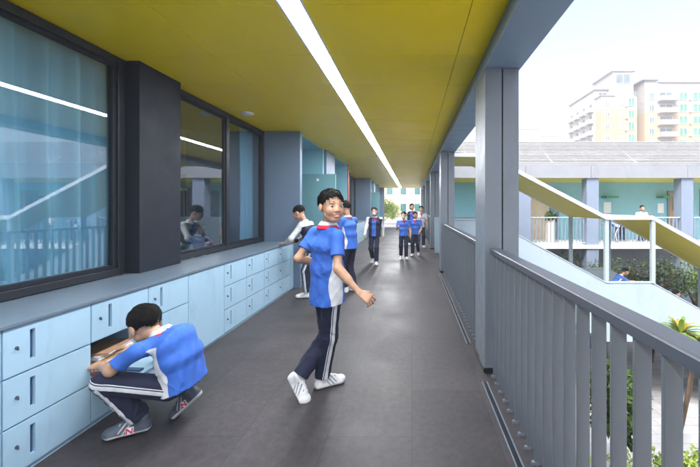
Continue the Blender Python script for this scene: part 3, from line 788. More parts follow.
# ------------------------------------------------------------------ camera, light, render settings
cam = bpy.data.cameras.new('camera'); co = bpy.data.objects.new('camera', cam); link(co)
co.location = (0, 0, 1.35); co.rotation_euler = (R(90), 0, 0)
cam.sensor_width = 36; cam.lens = 36 * 340 / 700; cam.shift_x = -62 / 700; cam.shift_y = -26.5 / 700
cam.clip_start = .03; cam.clip_end = 2000
SC.camera = co
w = bpy.data.worlds.new('World'); SC.world = w; w.use_nodes = True
nt = w.node_tree; sky = nt.nodes.new('ShaderNodeTexSky'); sky.sky_type = 'NISHITA'; sky.sun_disc = False
SUN_EL, SUN_AZ = 52, 215   # azimuth: direction the sun is at, clockwise from +Y
sky.sun_elevation = R(SUN_EL); sky.sun_rotation = R(SUN_AZ); sky.dust_density = 8; sky.air_density = 1.0; sky.ozone_density = 1
bg = nt.nodes['Background']; bg.inputs['Strength'].default_value = .14
nt.links.new(sky.outputs[0], bg.inputs['Color'])
sl_ = bpy.data.lights.new('sun', 'SUN'); sl_.energy = 1.2; sl_.angle = R(12); sl_.color = (1, .96, .9)
so = bpy.data.objects.new('sun', sl_); link(so)
d = Vector((math.sin(R(SUN_AZ)) * math.cos(R(SUN_EL)), math.cos(R(SUN_AZ)) * math.cos(R(SUN_EL)), math.sin(R(SUN_EL))))
so.rotation_euler = d.to_track_quat('Z', 'Y').to_euler(); so.location = (-10, -10, 30)
vs = SC.view_settings; vs.view_transform = 'Standard'; vs.look = 'None'; vs.gamma = 1; vs.exposure = 2.0
try: vs.use_curve_mapping = False
except Exception: pass
SC.display_settings.display_device = 'sRGB'
SC.render.engine = 'CYCLES'
cy = SC.cycles
cy.use_denoising = True
try: cy.denoiser = 'OPENIMAGEDENOISE'; cy.denoising_input_passes = 'RGB_ALBEDO_NORMAL'
except Exception: pass
cy.max_bounces = 8; cy.diffuse_bounces = 5; cy.glossy_bounces = 4; cy.transparent_max_bounces = 16; cy.transmission_bounces = 4
cy.caustics_reflective = False; cy.caustics_refractive = False; cy.sample_clamp_indirect = 6
cy.use_adaptive_sampling = True; cy.adaptive_threshold = .02
# ------------------------------------------------------------------ people: signed distance fields -> one continuous mesh
A3 = lambda p: np.array(p, float)
def nrm(v):
    v = A3(v); return v / (np.linalg.norm(v) + 1e-9)
class Field:
    def __init__(s, lo, hi, h):
        s.h = h; s.lo = A3(lo); n = np.ceil((A3(hi) - s.lo) / h).astype(int) + 1
        s.n = n; s.F = np.full(n, .2, np.float32)
        s.ax = [s.lo[i] + np.arange(n[i]) * h for i in range(3)]
    def region(s, lo, hi, m):
        a = np.maximum(0, np.floor((A3(lo) - m - s.lo) / s.h).astype(int)); b = np.minimum(s.n, np.ceil((A3(hi) + m - s.lo) / s.h).astype(int) + 1)
        if (b <= a).any(): return None, None
        sl = tuple(slice(a[i], b[i]) for i in range(3))
        P = np.stack(np.meshgrid(s.ax[0][sl[0]], s.ax[1][sl[1]], s.ax[2][sl[2]], indexing='ij'), -1).astype(np.float32)
        return sl, P
    def add(s, prim, k=.01):
        lo, hi, fn = prim
        sl, P = s.region(lo, hi, k + 2.5 * s.h + .004)
        if sl is None: return
        d = fn(P); a = s.F[sl]
        if k > 0:
            hh = np.maximum(k - np.abs(a - d), 0) / k
            s.F[sl] = np.minimum(a, d) - hh * hh * k * .25
        else: s.F[sl] = np.minimum(a, d)
    def sub(s, prim, k=.006):
        lo, hi, fn = prim
        sl, P = s.region(lo, hi, k + 2 * s.h)
        if sl is None: return
        d = -fn(P); a = s.F[sl]
        hh = np.maximum(k - np.abs(a - d), 0) / k
        s.F[sl] = np.maximum(a, d) + hh * hh * k * .25
    def cut(s, pt, n, lo=None, hi=None):
        """removes what lies on the side n points to"""
        lo = s.lo if lo is None else lo; hi = s.lo + s.n * s.h if hi is None else hi
        sl, P = s.region(lo, hi, 0)
        if sl is None: return
        s.F[sl] = np.maximum(s.F[sl], (P - A3(pt).astype(np.float32)) @ nrm(n).astype(np.float32))
    def disp(s, fn):
        m = np.abs(s.F) < 3.5 * s.h + .01
        ii = np.nonzero(m)
        P = np.stack([s.ax[i][ii[i]] for i in range(3)], -1)
        s.F[ii] += fn(P)
    def mesh(s):
        F = s.F; S = F < 0; h = s.h
        c = np.zeros(tuple(s.n - 1), np.int8)
        nx, ny, nz = s.n
        for i in (0, 1):
            for j in (0, 1):
                for k in (0, 1): c += S[i:nx - 1 + i, j:ny - 1 + j, k:nz - 1 + k]
        act = (c > 0) & (c < 8); I = np.argwhere(act)
        idm = np.full(act.shape, -1, np.int32); idm[act] = np.arange(len(I))
        acc = np.zeros((len(I), 3)); cnt = np.zeros(len(I))
        for ax in range(3):
            o = [q for q in range(3) if q != ax]
            for u in (0, 1):
                for v in (0, 1):
                    a = I.copy(); a[:, o[0]] += u; a[:, o[1]] += v; b = a.copy(); b[:, ax] += 1
                    fa = F[tuple(a.T)]; fb = F[tuple(b.T)]; m = (fa < 0) != (fb < 0)
                    t = fa[m] / (fa[m] - fb[m]); p = a[m].astype(float); p[:, ax] += t
                    acc[m] += p; cnt[m] += 1
        V = acc / np.maximum(cnt, 1)[:, None] * h + s.lo
        faces = []
        for ax in range(3):
            o = [(ax + 1) % 3, (ax + 2) % 3]
            sa = [slice(None)] * 3; sb = [slice(None)] * 3; sa[ax] = slice(0, -1); sb[ax] = slice(1, None)
            A = S[tuple(sa)]; B = S[tuple(sb)]; E = np.argwhere(A != B)
            E = E[(E[:, o[0]] > 0) & (E[:, o[1]] > 0) & (E[:, o[0]] < s.n[o[0]] - 1) & (E[:, o[1]] < s.n[o[1]] - 1)]
            q = []
            for du, dv in ((-1, -1), (0, -1), (0, 0), (-1, 0)):
                e = E.copy(); e[:, o[0]] += du; e[:, o[1]] += dv; q.append(idm[tuple(e.T)])
            q = np.stack(q, 1); inv = ~A[tuple(E.T)]
            q[inv] = q[inv][:, ::-1]; faces.append(q)
        return V, np.concatenate(faces)
def rc(a, b, ra, rb):
    a = A3(a); b = A3(b); ab = b - a; L2 = ab @ ab + 1e-12; r = max(ra, rb)
    def fn(P):
        t = np.clip(((P - a) @ ab) / L2, 0, 1)[..., None]
        return (np.linalg.norm(P - (a + t * ab), axis=-1) - (ra + (rb - ra) * t[..., 0])).astype(np.float32)
    return np.minimum(a, b) - r, np.maximum(a, b) + r, fn
def ell(c, B, r):
    """ellipsoid, B rows = axes"""
    c = A3(c); B = A3(B); r = A3(r); m = np.sqrt(((B * r[:, None]) ** 2).sum(0))
    def fn(P):
        q = (P - c) @ B.T; k0 = np.linalg.norm(q / r, axis=-1); k1 = np.linalg.norm(q / (r * r), axis=-1) + 1e-6
        return (k0 * (k0 - 1) / k1).astype(np.float32)
    return c - m, c + m, fn
def ec(a, b, X, ra, rb, end=.6):
    """elliptic capsule: axis a->b, X the wide axis, ra/rb = (rx, ry) at both ends"""
    a = A3(a); b = A3(b); ab = b - a; L = np.linalg.norm(ab); z = ab / (L + 1e-9)
    X = A3(X); X = nrm(X - z * (X @ z)); Y = np.cross(z, X); r = max(ra + rb)
    def fn(P):
        q = P - a; t = (q @ z) / (L + 1e-9); tc = np.clip(t, 0, 1)
        rx = ra[0] + (rb[0] - ra[0]) * tc; ry = ra[1] + (rb[1] - ra[1]) * tc; mn = np.minimum(rx, ry)
        e = (t - tc) * L / end
        k = np.sqrt((q @ X / rx) ** 2 + (q @ Y / ry) ** 2 + (e / mn) ** 2)
        return ((k - 1) * mn).astype(np.float32)
    return np.minimum(a, b) - r, np.maximum(a, b) + r, fn
def folds(amp, seed, sc=1.0):
    rg = np.random.default_rng(seed); K = rg.normal(size=(5, 3)) * np.array([44, 44, 15]) * sc; ph = rg.uniform(0, 6.28, 5)
    K2 = rg.normal(size=(5, 3)) * np.array([8, 8, 14]) * sc
    def fn(P):
        out = 0
        for i in range(5):
            w = np.sin(P @ K[i] + ph[i] + 1.6 * np.sin(P @ K2[i] + ph[-i]))
            msk = np.clip(.5 + .8 * np.sin(P @ K2[-i] * 1.3 + ph[i] * 2), 0, 1)
            out = out + msk * ((1 - np.abs(w)) ** 4 * 1.5 - .25)
        return (-amp * out / 2.0).astype(np.float32)
    return fn
def put_mesh(name, V, Fc, mats, parent, attrs=None, org=(0, 0, 0)):
    if not isinstance(mats, (list, tuple)): mats = [mats]
    o = raw_mesh(name, V - A3(org), Fc, mats[0], parent, smooth=True)
    for m in mats[1:]: o.data.materials.append(m)
    for k, a in (attrs or {}).items():
        if a.ndim == 2:
            at = o.data.attributes.new(k, 'FLOAT_COLOR', 'POINT'); at.data.foreach_set('color', np.concatenate([a, np.ones((len(a), 1))], 1).astype(np.float32).ravel())
        else:
            at = o.data.attributes.new(k, 'FLOAT', 'POINT'); at.data.foreach_set('value', a.astype(np.float32))
    return o
def cloth_mat(name, A, B, C=None, rough=.8, bump=.25):
    m, nt, b = new_mat(name); N = nt.nodes; L = nt.links
    cur = None
    def rgb(c):
        n = N.new('ShaderNodeRGB'); n.outputs[0].default_value = (*c, 1); return n.outputs[0]
    cur = rgb(A)
    for attr, c in (('m', B), ('m2', C)):
        if c is None: continue
        at = N.new('ShaderNodeAttribute'); at.attribute_name = attr
        mr = N.new('ShaderNodeMapRange'); mr.inputs['From Min'].default_value = -.0008; mr.inputs['From Max'].default_value = .0008
        L.new(at.outputs['Fac'], mr.inputs['Value'])
        mx = N.new('ShaderNodeMix'); mx.data_type = 'RGBA'; L.new(mr.outputs[0], mx.inputs['Factor']); L.new(cur, mx.inputs['A']); L.new(rgb(c), mx.inputs['B']); cur = mx.outputs['Result']
    tc = N.new('ShaderNodeTexCoord'); nz = N.new('ShaderNodeTexNoise'); nz.inputs['Scale'].default_value = 14; nz.inputs['Detail'].default_value = 5; L.new(tc.outputs['Object'], nz.inputs['Vector'])
    m2 = N.new('ShaderNodeMapRange'); m2.inputs['From Min'].default_value = .3; m2.inputs['From Max'].default_value = .7; m2.inputs['To Min'].default_value = .82; m2.inputs['To Max'].default_value = 1.12; L.new(nz.outputs['Fac'], m2.inputs[0])
    mu = N.new('ShaderNodeMix'); mu.data_type = 'RGBA'; mu.blend_type = 'MULTIPLY'; mu.inputs['Factor'].default_value = 1; L.new(cur, mu.inputs['A']); L.new(m2.outputs[0], mu.inputs['B'])
    L.new(mu.outputs['Result'], b.inputs['Base Color']); b.inputs['Roughness'].default_value = rough; b.inputs['Sheen Weight'].default_value = .03
    n2 = N.new('ShaderNodeTexNoise'); n2.inputs['Scale'].default_value = 28; n2.inputs['Detail'].default_value = 3; L.new(tc.outputs['Object'], n2.inputs['Vector'])
    bp = N.new('ShaderNodeBump'); bp.inputs['Strength'].default_value = bump; bp.inputs['Distance'].default_value = .01; L.new(n2.outputs['Fac'], bp.inputs['Height']); L.new(bp.outputs[0], b.inputs['Normal'])
    return m
def skin_mat():
    m, nt, b = new_mat('skin'); N = nt.nodes; L = nt.links
    at = N.new('ShaderNodeAttribute'); at.attribute_name = 'tone'; L.new(at.outputs['Color'], b.inputs['Base Color'])
    tc = N.new('ShaderNodeTexCoord'); nz = N.new('ShaderNodeTexNoise'); nz.inputs['Scale'].default_value = 45; nz.inputs['Detail'].default_value = 6; L.new(tc.outputs['Object'], nz.inputs['Vector'])
    mr = N.new('ShaderNodeMapRange'); mr.inputs['To Min'].default_value = .78; mr.inputs['To Max'].default_value = 1.15; L.new(nz.outputs['Fac'], mr.inputs[0])
    mu = N.new('ShaderNodeMix'); mu.data_type = 'RGBA'; mu.blend_type = 'MULTIPLY'; mu.inputs['Factor'].default_value = 1; L.new(at.outputs['Color'], mu.inputs['A']); L.new(mr.outputs[0], mu.inputs['B']); L.new(mu.outputs['Result'], b.inputs['Base Color'])
    bp = N.new('ShaderNodeBump'); bp.inputs['Strength'].default_value = .15; bp.inputs['Distance'].default_value = .004; L.new(nz.outputs['Fac'], bp.inputs['Height']); L.new(bp.outputs[0], b.inputs['Normal'])
    b.inputs['Roughness'].default_value = .55; b.inputs['Subsurface Weight'].default_value = .12; b.inputs['Subsurface Radius'].default_value = (.01, .004, .002); b.inputs['Subsurface Scale'].default_value = .6
    return m
BLUE = (.030, .12, .50); WHITE = (.62, .64, .68); NAVY = (.004, .008, .034); REDC = (.50, .012, .05)
M['skin'] = skin_mat()
M['shirt'] = cloth_mat('blue_white_shirt', BLUE, WHITE, WHITE)
M['trousers'] = cloth_mat('navy_trousers', NAVY, WHITE)
def stripe_nodes(m):
    nt = m.node_tree; N = nt.nodes; L = nt.links
    at = next(n for n in N if n.type == 'ATTRIBUTE'); mr = at.outputs['Fac'].links[0].to_node
    at.attribute_name = 'across'
    def mth(op, a, b):
        n = N.new('ShaderNodeMath'); n.operation = op
        for i, v in enumerate((a, b)):
            if v is None: continue
            if isinstance(v, (int, float)): n.inputs[i].default_value = v
            else: L.new(v, n.inputs[i])
        return n.outputs[0]
    f = at.outputs['Fac']
    w1 = mth('LESS_THAN', mth('ABSOLUTE', mth('SUBTRACT', f, 0.0), None), .0125)
    w2 = mth('LESS_THAN', mth('ABSOLUTE', mth('SUBTRACT', f, .0215), None), .0028)
    a2 = N.new('ShaderNodeAttribute'); a2.attribute_name = 'outward'
    w = mth('MULTIPLY', mth('MAXIMUM', w1, w2), mth('GREATER_THAN', a2.outputs['Fac'], .012))
    to = mr.outputs[0].links[0].to_socket; L.new(w, to)
stripe_nodes(M['trousers'])
M['jacket'] = cloth_mat('navy_jacket', NAVY, WHITE, BLUE)
M['wshirt'] = cloth_mat('white_shirt', WHITE, BLUE)
M['gshirt'] = cloth_mat('grey_shirt', (.2, .26, .26), WHITE)
M['scarf'] = cloth_mat('red_scarf', REDC, REDC)
M['collar'] = cloth_mat('white_collar', WHITE, WHITE)
M['mask'] = cloth_mat('face_mask', (.65, .75, .8), WHITE)
M['wshoe'] = cloth_mat('white_shoe', (.70, .71, .72), (.55, .55, .55), (.16, .20, .26), rough=.5, bump=.1)
M['gshoe'] = cloth_mat('grey_shoe', (.06, .075, .11), (.50, .50, .50), (.40, .40, .42), rough=.6, bump=.15)
M['hair'] = mat('black_hair', (.006, .005, .005), rough=.62, var=.4, vscale=60, bump=.9, bscale=150, stretch=(1, 1, .22), spec=.12)
M['eyew'] = mat('eye_white', (.55, .55, .55), rough=.2, var=0)
M['iris'] = mat('iris_dark', (.01, .006, .004), rough=.1, var=0)
M['red_mark'] = mat('red_letter', (.5, .02, .06), rough=.5)
TONE = A3((.46, .268, .175))

def ik(a, c, l1, l2, pole):
    a = A3(a); c = A3(c); d = c - a; L = min(np.linalg.norm(d), (l1 + l2) * .999); d = nrm(d)
    x = (l1 * l1 - l2 * l2 + L * L) / (2 * L); hgt = math.sqrt(max(0, l1 * l1 - x * x))
    p = A3(pole); p = nrm(p - d * (p @ d))
    return a + d * x + p * hgt
def hand(F, w, d, n, t, s, curl=(.35, .45, .5, .55), k=.006):
    """w wrist, d hand direction, n towards the palm side, t towards the thumb"""
    w = A3(w); d = nrm(d); n = nrm(A3(n) - d * (A3(n) @ d)); t = nrm(A3(t) - d * (A3(t) @ d) - n * (A3(t) @ n))
    F.add(ec(w - d * .01 * s, w + d * .066 * s, t, (.022 * s, .014 * s), (.034 * s, .0125 * s)), .01)
    for (off, ln, r), c in zip([(.028, .062, .0076), (.0097, .070, .0079), (-.0088, .065, .0076), (-.0265, .052, .0068)], curl):
        kn = w + (d * .072 + t * off) * s; a = c; p = kn; dr = d
        F.add(rc(w + (d * .03 + t * off * .7) * s, kn, .010 * s, .0095 * s), .006)
        dd = nrm(d + t * off * 5.5)
        for j, f in enumerate((.45, .31, .24)):
            dr = dd * math.cos(a) + n * math.sin(a); q = p + dr * ln * f * s
            F.add(rc(p, q, r * s * (1 - .07 * j), r * s * (.93 - .07 * j)), .003); p = q; a += c * 1.1
    b = w + (d * .018 + t * .022 + n * .004) * s; m = b + nrm(d * .62 + t * .62 + n * .35) * .040 * s; e = m + nrm(d * .85 + t * .25 + n * .4) * .030 * s
    F.add(rc(b, m, .0125 * s, .0098 * s), .008); F.add(rc(m, e, .0095 * s, .0078 * s), .004)
def frame(fwd, up):
    f = nrm(fwd); u = A3(up); u = nrm(u - f * (f @ u)); r = np.cross(f, u)
    return np.stack([r, f, u])

def person(label, J, H=1.47, h=.0085, group=None, root=(0, 0, 0), rz=0, shirt='shirt', trousers='trousers', shoe='wshoe', mask=False, scarf=True, jacket=False, seed=1, fine=False, face='smile', hat=False, short=True, kind='boy', longhair=False, skirtshirt=0.0, curlR=(.35, .45, .5, .55), curlL=(.35, .45, .5, .55), hairlow=0.0, sleeve=.72, legs=True, hoodwhite=False, feet=True):
    """J: joints in root space: P, N, head, face, hup, sL sR eL eR wL wR, hL hR kL kR aL aR, tL tR (toe directions)"""
    s = H / 1.47
    root_o = empty('person', root, rz, label, 'person', group)
    J = {k: A3(v) for k, v in J.items()}
    P, N = J['P'], J['N']
    rs = nrm(J['sR'] - J['sL']); rh = nrm(J['hR'] - J['hL']); sp = nrm(N - P)
    fs = nrm(np.cross(sp, rs)); fh = nrm(np.cross(sp, rh))
    bend = J.get('back', A3((0, 0, 0)))
    W = P + (N - P) * .36 + bend * .8 - fs * .0; C = P + (N - P) * .70 + bend * .8
    rm = nrm(rs + rh)
    hf, hu = J['face'], J.get('hup', A3((0, 0, 1)))
    B = frame(hf, hu); hc = J['head']; S_ = s * J.get('hs', 1.0) if not isinstance(J.get('hs', 1.0), np.ndarray) else s * float(J['hs'])
    def HL(x, y, z): return hc + (B[0] * x + B[1] * y + B[2] * z) * S_
    def hr(*r): return A3(r) * S_
    pts = np.stack([v for k, v in J.items() if k in ('P', 'N', 'head', 'sL', 'sR', 'eL', 'eR', 'wL', 'wR', 'hL', 'hR', 'kL', 'kR', 'aL', 'aR')])
    lo = pts.min(0) - .17; hi = pts.max(0) + .17
    # ---- body
    F = Field(lo, hi, h)
    F.add(ec(P - sp * .03 * s, W, rh, (.098 * s, .076 * s), (.088 * s, .068 * s)), .03)
    F.add(ec(W, C, rm, (.088 * s, .068 * s), (.104 * s, .076 * s)), .03)
    F.add(ec(C, N - sp * .05 * s, rs, (.104 * s, .076 * s), (.06 * s, .05 * s)), .03)
    for sd in ('L', 'R'):
        F.add(rc(N - sp * .05 * s, J['s' + sd] - sp * .014 * s, .038 * s, .030 * s), .03)
        F.add(rc(J['s' + sd] - sp * .012 * s, J['e' + sd], .032 * s, .028 * s), .02); F.add(rc(J['e' + sd], J['w' + sd], .029 * s, .0195 * s), .012)
        fa = nrm(J['w' + sd] - J['e' + sd]); F.add(rc(J['e' + sd] + fa * .02 * s, J['e' + sd] + fa * .10 * s, .030 * s, .027 * s), .02)
        if legs:
            F.add(rc(J['h' + sd], J['k' + sd], .062 * s, .040 * s), .03); F.add(rc(J['k' + sd], J['a' + sd], .040 * s, .024 * s), .02)
            ta = nrm(J['t' + sd]); sa = nrm(np.cross(ta, A3((0, 0, 1)))); ua = np.cross(sa, ta); F.add(rc(J['a' + sd] - ua * .02 * s, J['a' + sd] + ta * .09 * s - ua * .04 * s, .024 * s, .018 * s), .01)
        # hand
        d = J.get('hd' + sd, nrm(J['w' + sd] - J['e' + sd])); sgn = 1 if sd == 'L' else -1
        n = J.get('hn' + sd, rs * sgn); t = J.get('ht' + sd, fs)
        hand(F, J['w' + sd] + nrm(d) * .01 * s, d, n, t, s * 1.03, curlL if sd == 'L' else curlR)
    F.add(rc(N - sp * .03 * s, HL(0, -.030, -.050), .041 * s, .038 * S_), .02)
    F.add(ell(HL(0, -.014, .03), B, hr(.076, .092, .080)), .01)
    F.add(ell(HL(0, .020, -.030), B, hr(.057, .070, .072)), .03)
    F.add(ell(HL(0, .060, -.082), B, hr(.024, .022, .018)), .025)
    for q in (-1, 1):
        F.add(ell(HL(q * .033, .060, -.032), B, hr(.026, .026, .026)), .022)
        F.add(ell(HL(q * .078, -.006, -.010), B, hr(.009, .019, .030)), .006)
        F.add(rc(HL(q * .043, .018, -.058), HL(q * .013, .056, -.088), .015 * S_, .013 * S_), .02)
        F.add(ell(HL(q * .028, .077, .022), B, hr(.022, .010, .007)), .014)
    F.add(rc(HL(0, .082, .004), HL(0, .0955, -.026), .0070 * S_, .0108 * S_), .014)
    for q in (-1, 1): F.add(ell(HL(q * .011, .093, -.031), B, hr(.0085, .010, .0075)), .006)
    if fine:
        for q in (-1, 1):
            F.sub(ell(HL(q * .031, .098, .001), B, hr(.016, .014, .0085)), .008)
        F.add(ell(HL(0, .088, -.054), B, hr(.024, .009, .0055)), .006); F.add(ell(HL(0, .085, -.069), B, hr(.021, .009, .006)), .006)
        F.sub(ell(HL(0, .099, -.0605), B, hr(.021, .011, .0042)), .003)
    else:
        F.add(ell(HL(0, .086, -.060), B, hr(.022, .009, .009)), .008)
    V, Fc = F.mesh()
    q = (V - hc) @ B.T / S_
    tone = np.tile(TONE, (len(V), 1)) * (1 + .05 * np.sin(V[:, :1] * 40) * np.sin(V[:, 2:3] * 33))
    def blend(c, w):
        nonlocal tone
        w = np.clip(w, 0, 1)[:, None]; tone = tone * (1 - w) + A3(c) * w
    inface = (np.linalg.norm(q, axis=1) < .16) & (q[:, 1] > .03)
    ax_ = np.abs(q[:, 0])
    blend((.56, .22, .14), inface * np.exp(-(((ax_ - .040) / .018) ** 2 + ((q[:, 2] + .028) / .018) ** 2)) * .55)
    blend((.42, .12, .10), inface * (q[:, 1] > .07) * ((ax_ / .023) ** 2 + ((q[:, 2] + .0615) / .0125) ** 2 < 1) * .9)
    if face == 'smile' and fine:
        blend((.75, .72, .68), inface * (q[:, 1] > .06) * ((ax_ / .019) ** 2 + ((q[:, 2] + .0605) / .0048) ** 2 < 1) * 1.0)
    bz = .0285 - 5 * (ax_ - .03) ** 2
    blend((.02, .013, .01), inface * (ax_ > .013) * (ax_ < .048) * np.clip((.0048 - np.abs(q[:, 2] - bz - .002)) / .002, 0, 1))
    body = put_mesh('body', V, Fc, M['skin'], root_o, {'tone': tone})
    # ---- eyes
    for q_ in (-1, 1):
        mb = MB(); nseg = 10
        def sph(c, r, Bx, mi):
            mb.cur = mi; vs = []; fs_ = []
            for i in range(7):
                th = math.pi * i / 6
                for j in range(nseg):
                    a = 2 * math.pi * j / nseg
                    l = A3((math.sin(th) * math.cos(a) * r[0], math.cos(th) * r[1], math.sin(th) * math.sin(a) * r[2]))
                    vs.append(A3(c) + (Bx.T @ l) * S_)
            for i in range(6):
                for j in range(nseg): fs_.append((i * nseg + j, i * nseg + (j + 1) % nseg, (i + 1) * nseg + (j + 1) % nseg, (i + 1) * nseg + j))
            mb.add(vs, fs_)
        e0 = HL(q_ * .031, .0765 if fine else .079, .001)
        sph(e0, (.0145, .0110, .0066 if fine else .006), B, 0)
        look = J.get('look', A3((0, 0, 0)))
        sph(HL(q_ * .031 + float(look[0]) * .005, .0765 + .0062 if fine else .0855, .001), (.0068, .0054, .0062), B, 1)
        mb.build('eye', [M['eyew'], M['iris']], body, smooth=True)
    # ---- hair
    Fh = Field(hc - .17 * S_, hc + .17 * S_, min(h, .007) if fine else h)
    Fh.add(ell(HL(0, -.020, .040), B, hr(.0815, .0955, .082)), .0)
    if longhair: Fh.add(ell(HL(0, -.055, -.02), B, hr(.082, .062, .09)), .02)
    Fh.sub(ell(HL(0, .100, -.040), B, hr(.078, .082, .102)), .008)
    if not longhair: Fh.cut(HL(0, 0, -.056 - hairlow), -B[2] * .86 + B[1] * .50)
    for q_ in (-1, 1): Fh.sub(ell(HL(q_ * .088, .008, -.022), B, hr(.022, .026, .032)), .006)
    rg = np.random.default_rng(seed); K = rg.normal(size=(6, 3)) * A3((90, 90, 60)); ph = rg.uniform(0, 6, 6)
    Fh.disp(lambda P_: (.0014 * sum(np.sin(P_ @ K[i] + ph[i] + 1.5 * np.sin(P_ @ K[i - 1] * .37)) for i in range(6)) * S_ * .8).astype(np.float32))
    V, Fc = Fh.mesh()
    if fine or hairlow:
        # short tufts so that the hair has an uneven, strand-like edge
        rg = np.random.default_rng(seed + 3); nT = 5200
        keep = np.linalg.norm(((V - HL(0, -.020, .040)) @ B.T) / hr(.0815, .0955, .082), axis=1) > .93
        Vk = V[keep]; ii = rg.integers(0, len(Vk), nT); b0 = Vk[ii]; nn = b0 - HL(0, -.02, .03); nn /= np.linalg.norm(nn, axis=1)[:, None]
        u_ = nn @ B[2]
        flow = (B[1][None] * .9 - B[2][None] * (.9 - np.clip(u_, 0, 1))[:, None] * 1.1) + rg.normal(size=(nT, 3)) * .35
        flow -= nn * np.sum(flow * nn, 1)[:, None]; flow /= np.linalg.norm(flow, axis=1)[:, None]
        dr = flow * .8 + nn * (.42 if not hairlow else .22); wv = np.cross(dr, nn); wv /= np.linalg.norm(wv, axis=1)[:, None]
        ln = rg.uniform(.009, .018, (nT, 1)) * S_; w_ = .0016 * S_
        b1 = b0 - nn * .002
        TV = np.stack([b1 - wv * w_, b1 + wv * w_, b1 + dr * ln + wv * w_ * .15, b1 + dr * ln - wv * w_ * .15], 1).reshape(-1, 3)
        Fc = np.concatenate([Fc, np.arange(4 * nT).reshape(-1, 4) + len(V)]); V = np.concatenate([V, TV])
    put_mesh('hair', V, Fc, M['hair'], body)
    if mask:
        Fm = Field(hc - .15 * S_, hc + .15 * S_, h)
        Fm.add(ell(HL(0, .040, -.052), B, hr(.060, .060, .046)), 0); Fm.add(rc(HL(0, .092, -.018), HL(0, .085, -.075), .014 * S_, .016 * S_), .02); Fm.cut(HL(0, .045, 0), -B[1])
        for q_ in (-1, 1): Fm.add(rc(HL(q_ * .052, .050, -.03), HL(q_ * .077, .0, -.012), .0035 * S_ + .001, .0035 * S_ + .001), .002)
        V, Fc = Fm.mesh(); put_mesh('face_mask', V, Fc, M['mask'], body)
    # ---- shirt
    hs_ = max(h, .006) if fine else h
    Fs = Field(lo, hi, hs_); g = .016 * s + (.010 * s if jacket else 0)
    hem = P - sp * (.055 + skirtshirt) * s
    Fs.add(ec(hem - sp * .03 * s, W, rh, (.147 * s + g * .6, .106 * s + g), (.118 * s + g, .084 * s + g)), .04)
    Fs.add(ec(W, C, rm, (.118 * s + g, .084 * s + g), (.120 * s + g, .082 * s + g)), .05)
    Fs.add(ec(C, N - sp * .045 * s, rs, (.120 * s + g, .082 * s + g), (.064 * s, .052 * s)), .05)
    long_ = jacket or sleeve > 1
    for sd in ('L', 'R'):
        S0, E0, W0 = J['s' + sd], J['e' + sd], J['w' + sd]
        Fs.add(rc(N - sp * .036 * s, S0 - sp * .020 * s, .040 * s, .033 * s + g * .2), .05)
        if long_:
            Fs.add(rc(S0 - sp * .008 * s, E0, .041 * s + g * .2, .042 * s), .05); Fs.add(rc(E0, E0 + (W0 - E0) * .93, .042 * s, .034 * s), .02)
        else:
            e = S0 + (E0 - S0) * (sleeve + .12); cutp = S0 + (E0 - S0) * sleeve; dd = nrm(E0 - S0)
            Fs.add(rc(S0 - sp * .014 * s, e, .034 * s + g * .2, .053 * s), .05)
            Fs.cut(cutp, dd, cutp - .075 * s, cutp + .075 * s + dd * .06 * s) if False else None
    Fs.disp(folds(.0046 * s, seed, .8)); Fs.disp(lambda P_: (.0030 * s * np.clip(1.2 - 1.5 * ((P_ - P) @ sp) / ((N - P) @ sp), 0, 1) * np.sin(((P_ - P) @ rm) * 95 + 2.2 * np.sin((P_ - P) @ sp * 14 + seed))).astype(np.float32))
    if not long_:
        # trim sleeves with slanted planes only near the arms
        for sd in ('L', 'R'):
            S0, E0 = J['s' + sd], J['e' + sd]; dd = nrm(E0 - S0); cutp = S0 + (E0 - S0) * sleeve; e = cutp + dd * .09 * s
            sl, Pp = Fs.region(np.minimum(cutp, e) - .07 * s, np.maximum(cutp, e) + .07 * s, 0)
            if sl is not None:
                v_ = Pp - cutp; al = v_ @ dd; rad = np.linalg.norm(v_ - al[..., None] * dd, axis=-1)
                box = np.maximum(np.maximum(-al, al - .1 * s), rad - .066 * s)
                Fs.F[sl] = np.maximum(Fs.F[sl], -box)
    Fs.cut(hem, -sp + .10 * fs)
    V, Fc = Fs.mesh()
    # side panels
    qq = V - P; hgt = qq @ sp / max(1e-6, (N - P) @ sp); fw = qq @ (fs + fh) / 2 - (bend @ fs) * np.clip(hgt, 0, 1); rr = (V - P) @ rm
    # nearest to arms?
    def segd(a, b):
        ab = b - a; t = np.clip((V - a) @ ab / (ab @ ab), 0, 1); return np.linalg.norm(V - a - t[:, None] * ab, axis=1), t
    torso_d = np.minimum(np.abs(rr), .4)
    arm = np.minimum(segd(J['sL'], J['eL'])[0], segd(J['sR'], J['eR'])[0]) - .060 * s
    wdt = (.022 + .032 * np.clip(1.0 - hgt * 1.15, 0, 1)) * s + .009 * s * np.sin(hgt * 9)
    if jacket:
        aL, tL = segd(J['eL'], J['wL']); aR, tR = segd(J['eR'], J['wR'])
        uL, vL = segd(J['sL'], J['eL']); uR, vR = segd(J['sR'], J['eR'])
        armm = np.minimum(np.minimum(aL, aR), np.minimum(uL, uR)) - .055 * s
        # white stripe panel on the outside of the sleeves / shoulders
        outside = np.abs((V - C) @ rs) - .118 * s
        m = np.minimum(-armm, outside) if not hoodwhite else np.maximum(np.minimum(-armm, outside - .0), (hgt - .80) * .3)
        m2 = np.minimum(fw - .055 * s, .052 * s - np.abs(rr))
    else:
        m = np.minimum(wdt - np.abs(fw), np.minimum(np.abs(rr) - .05 * s, np.minimum(np.maximum(arm + .006, .138 * s - np.abs(rr)), (.80 - hgt) * .2)))
        m2 = np.full(len(V), -1.0)
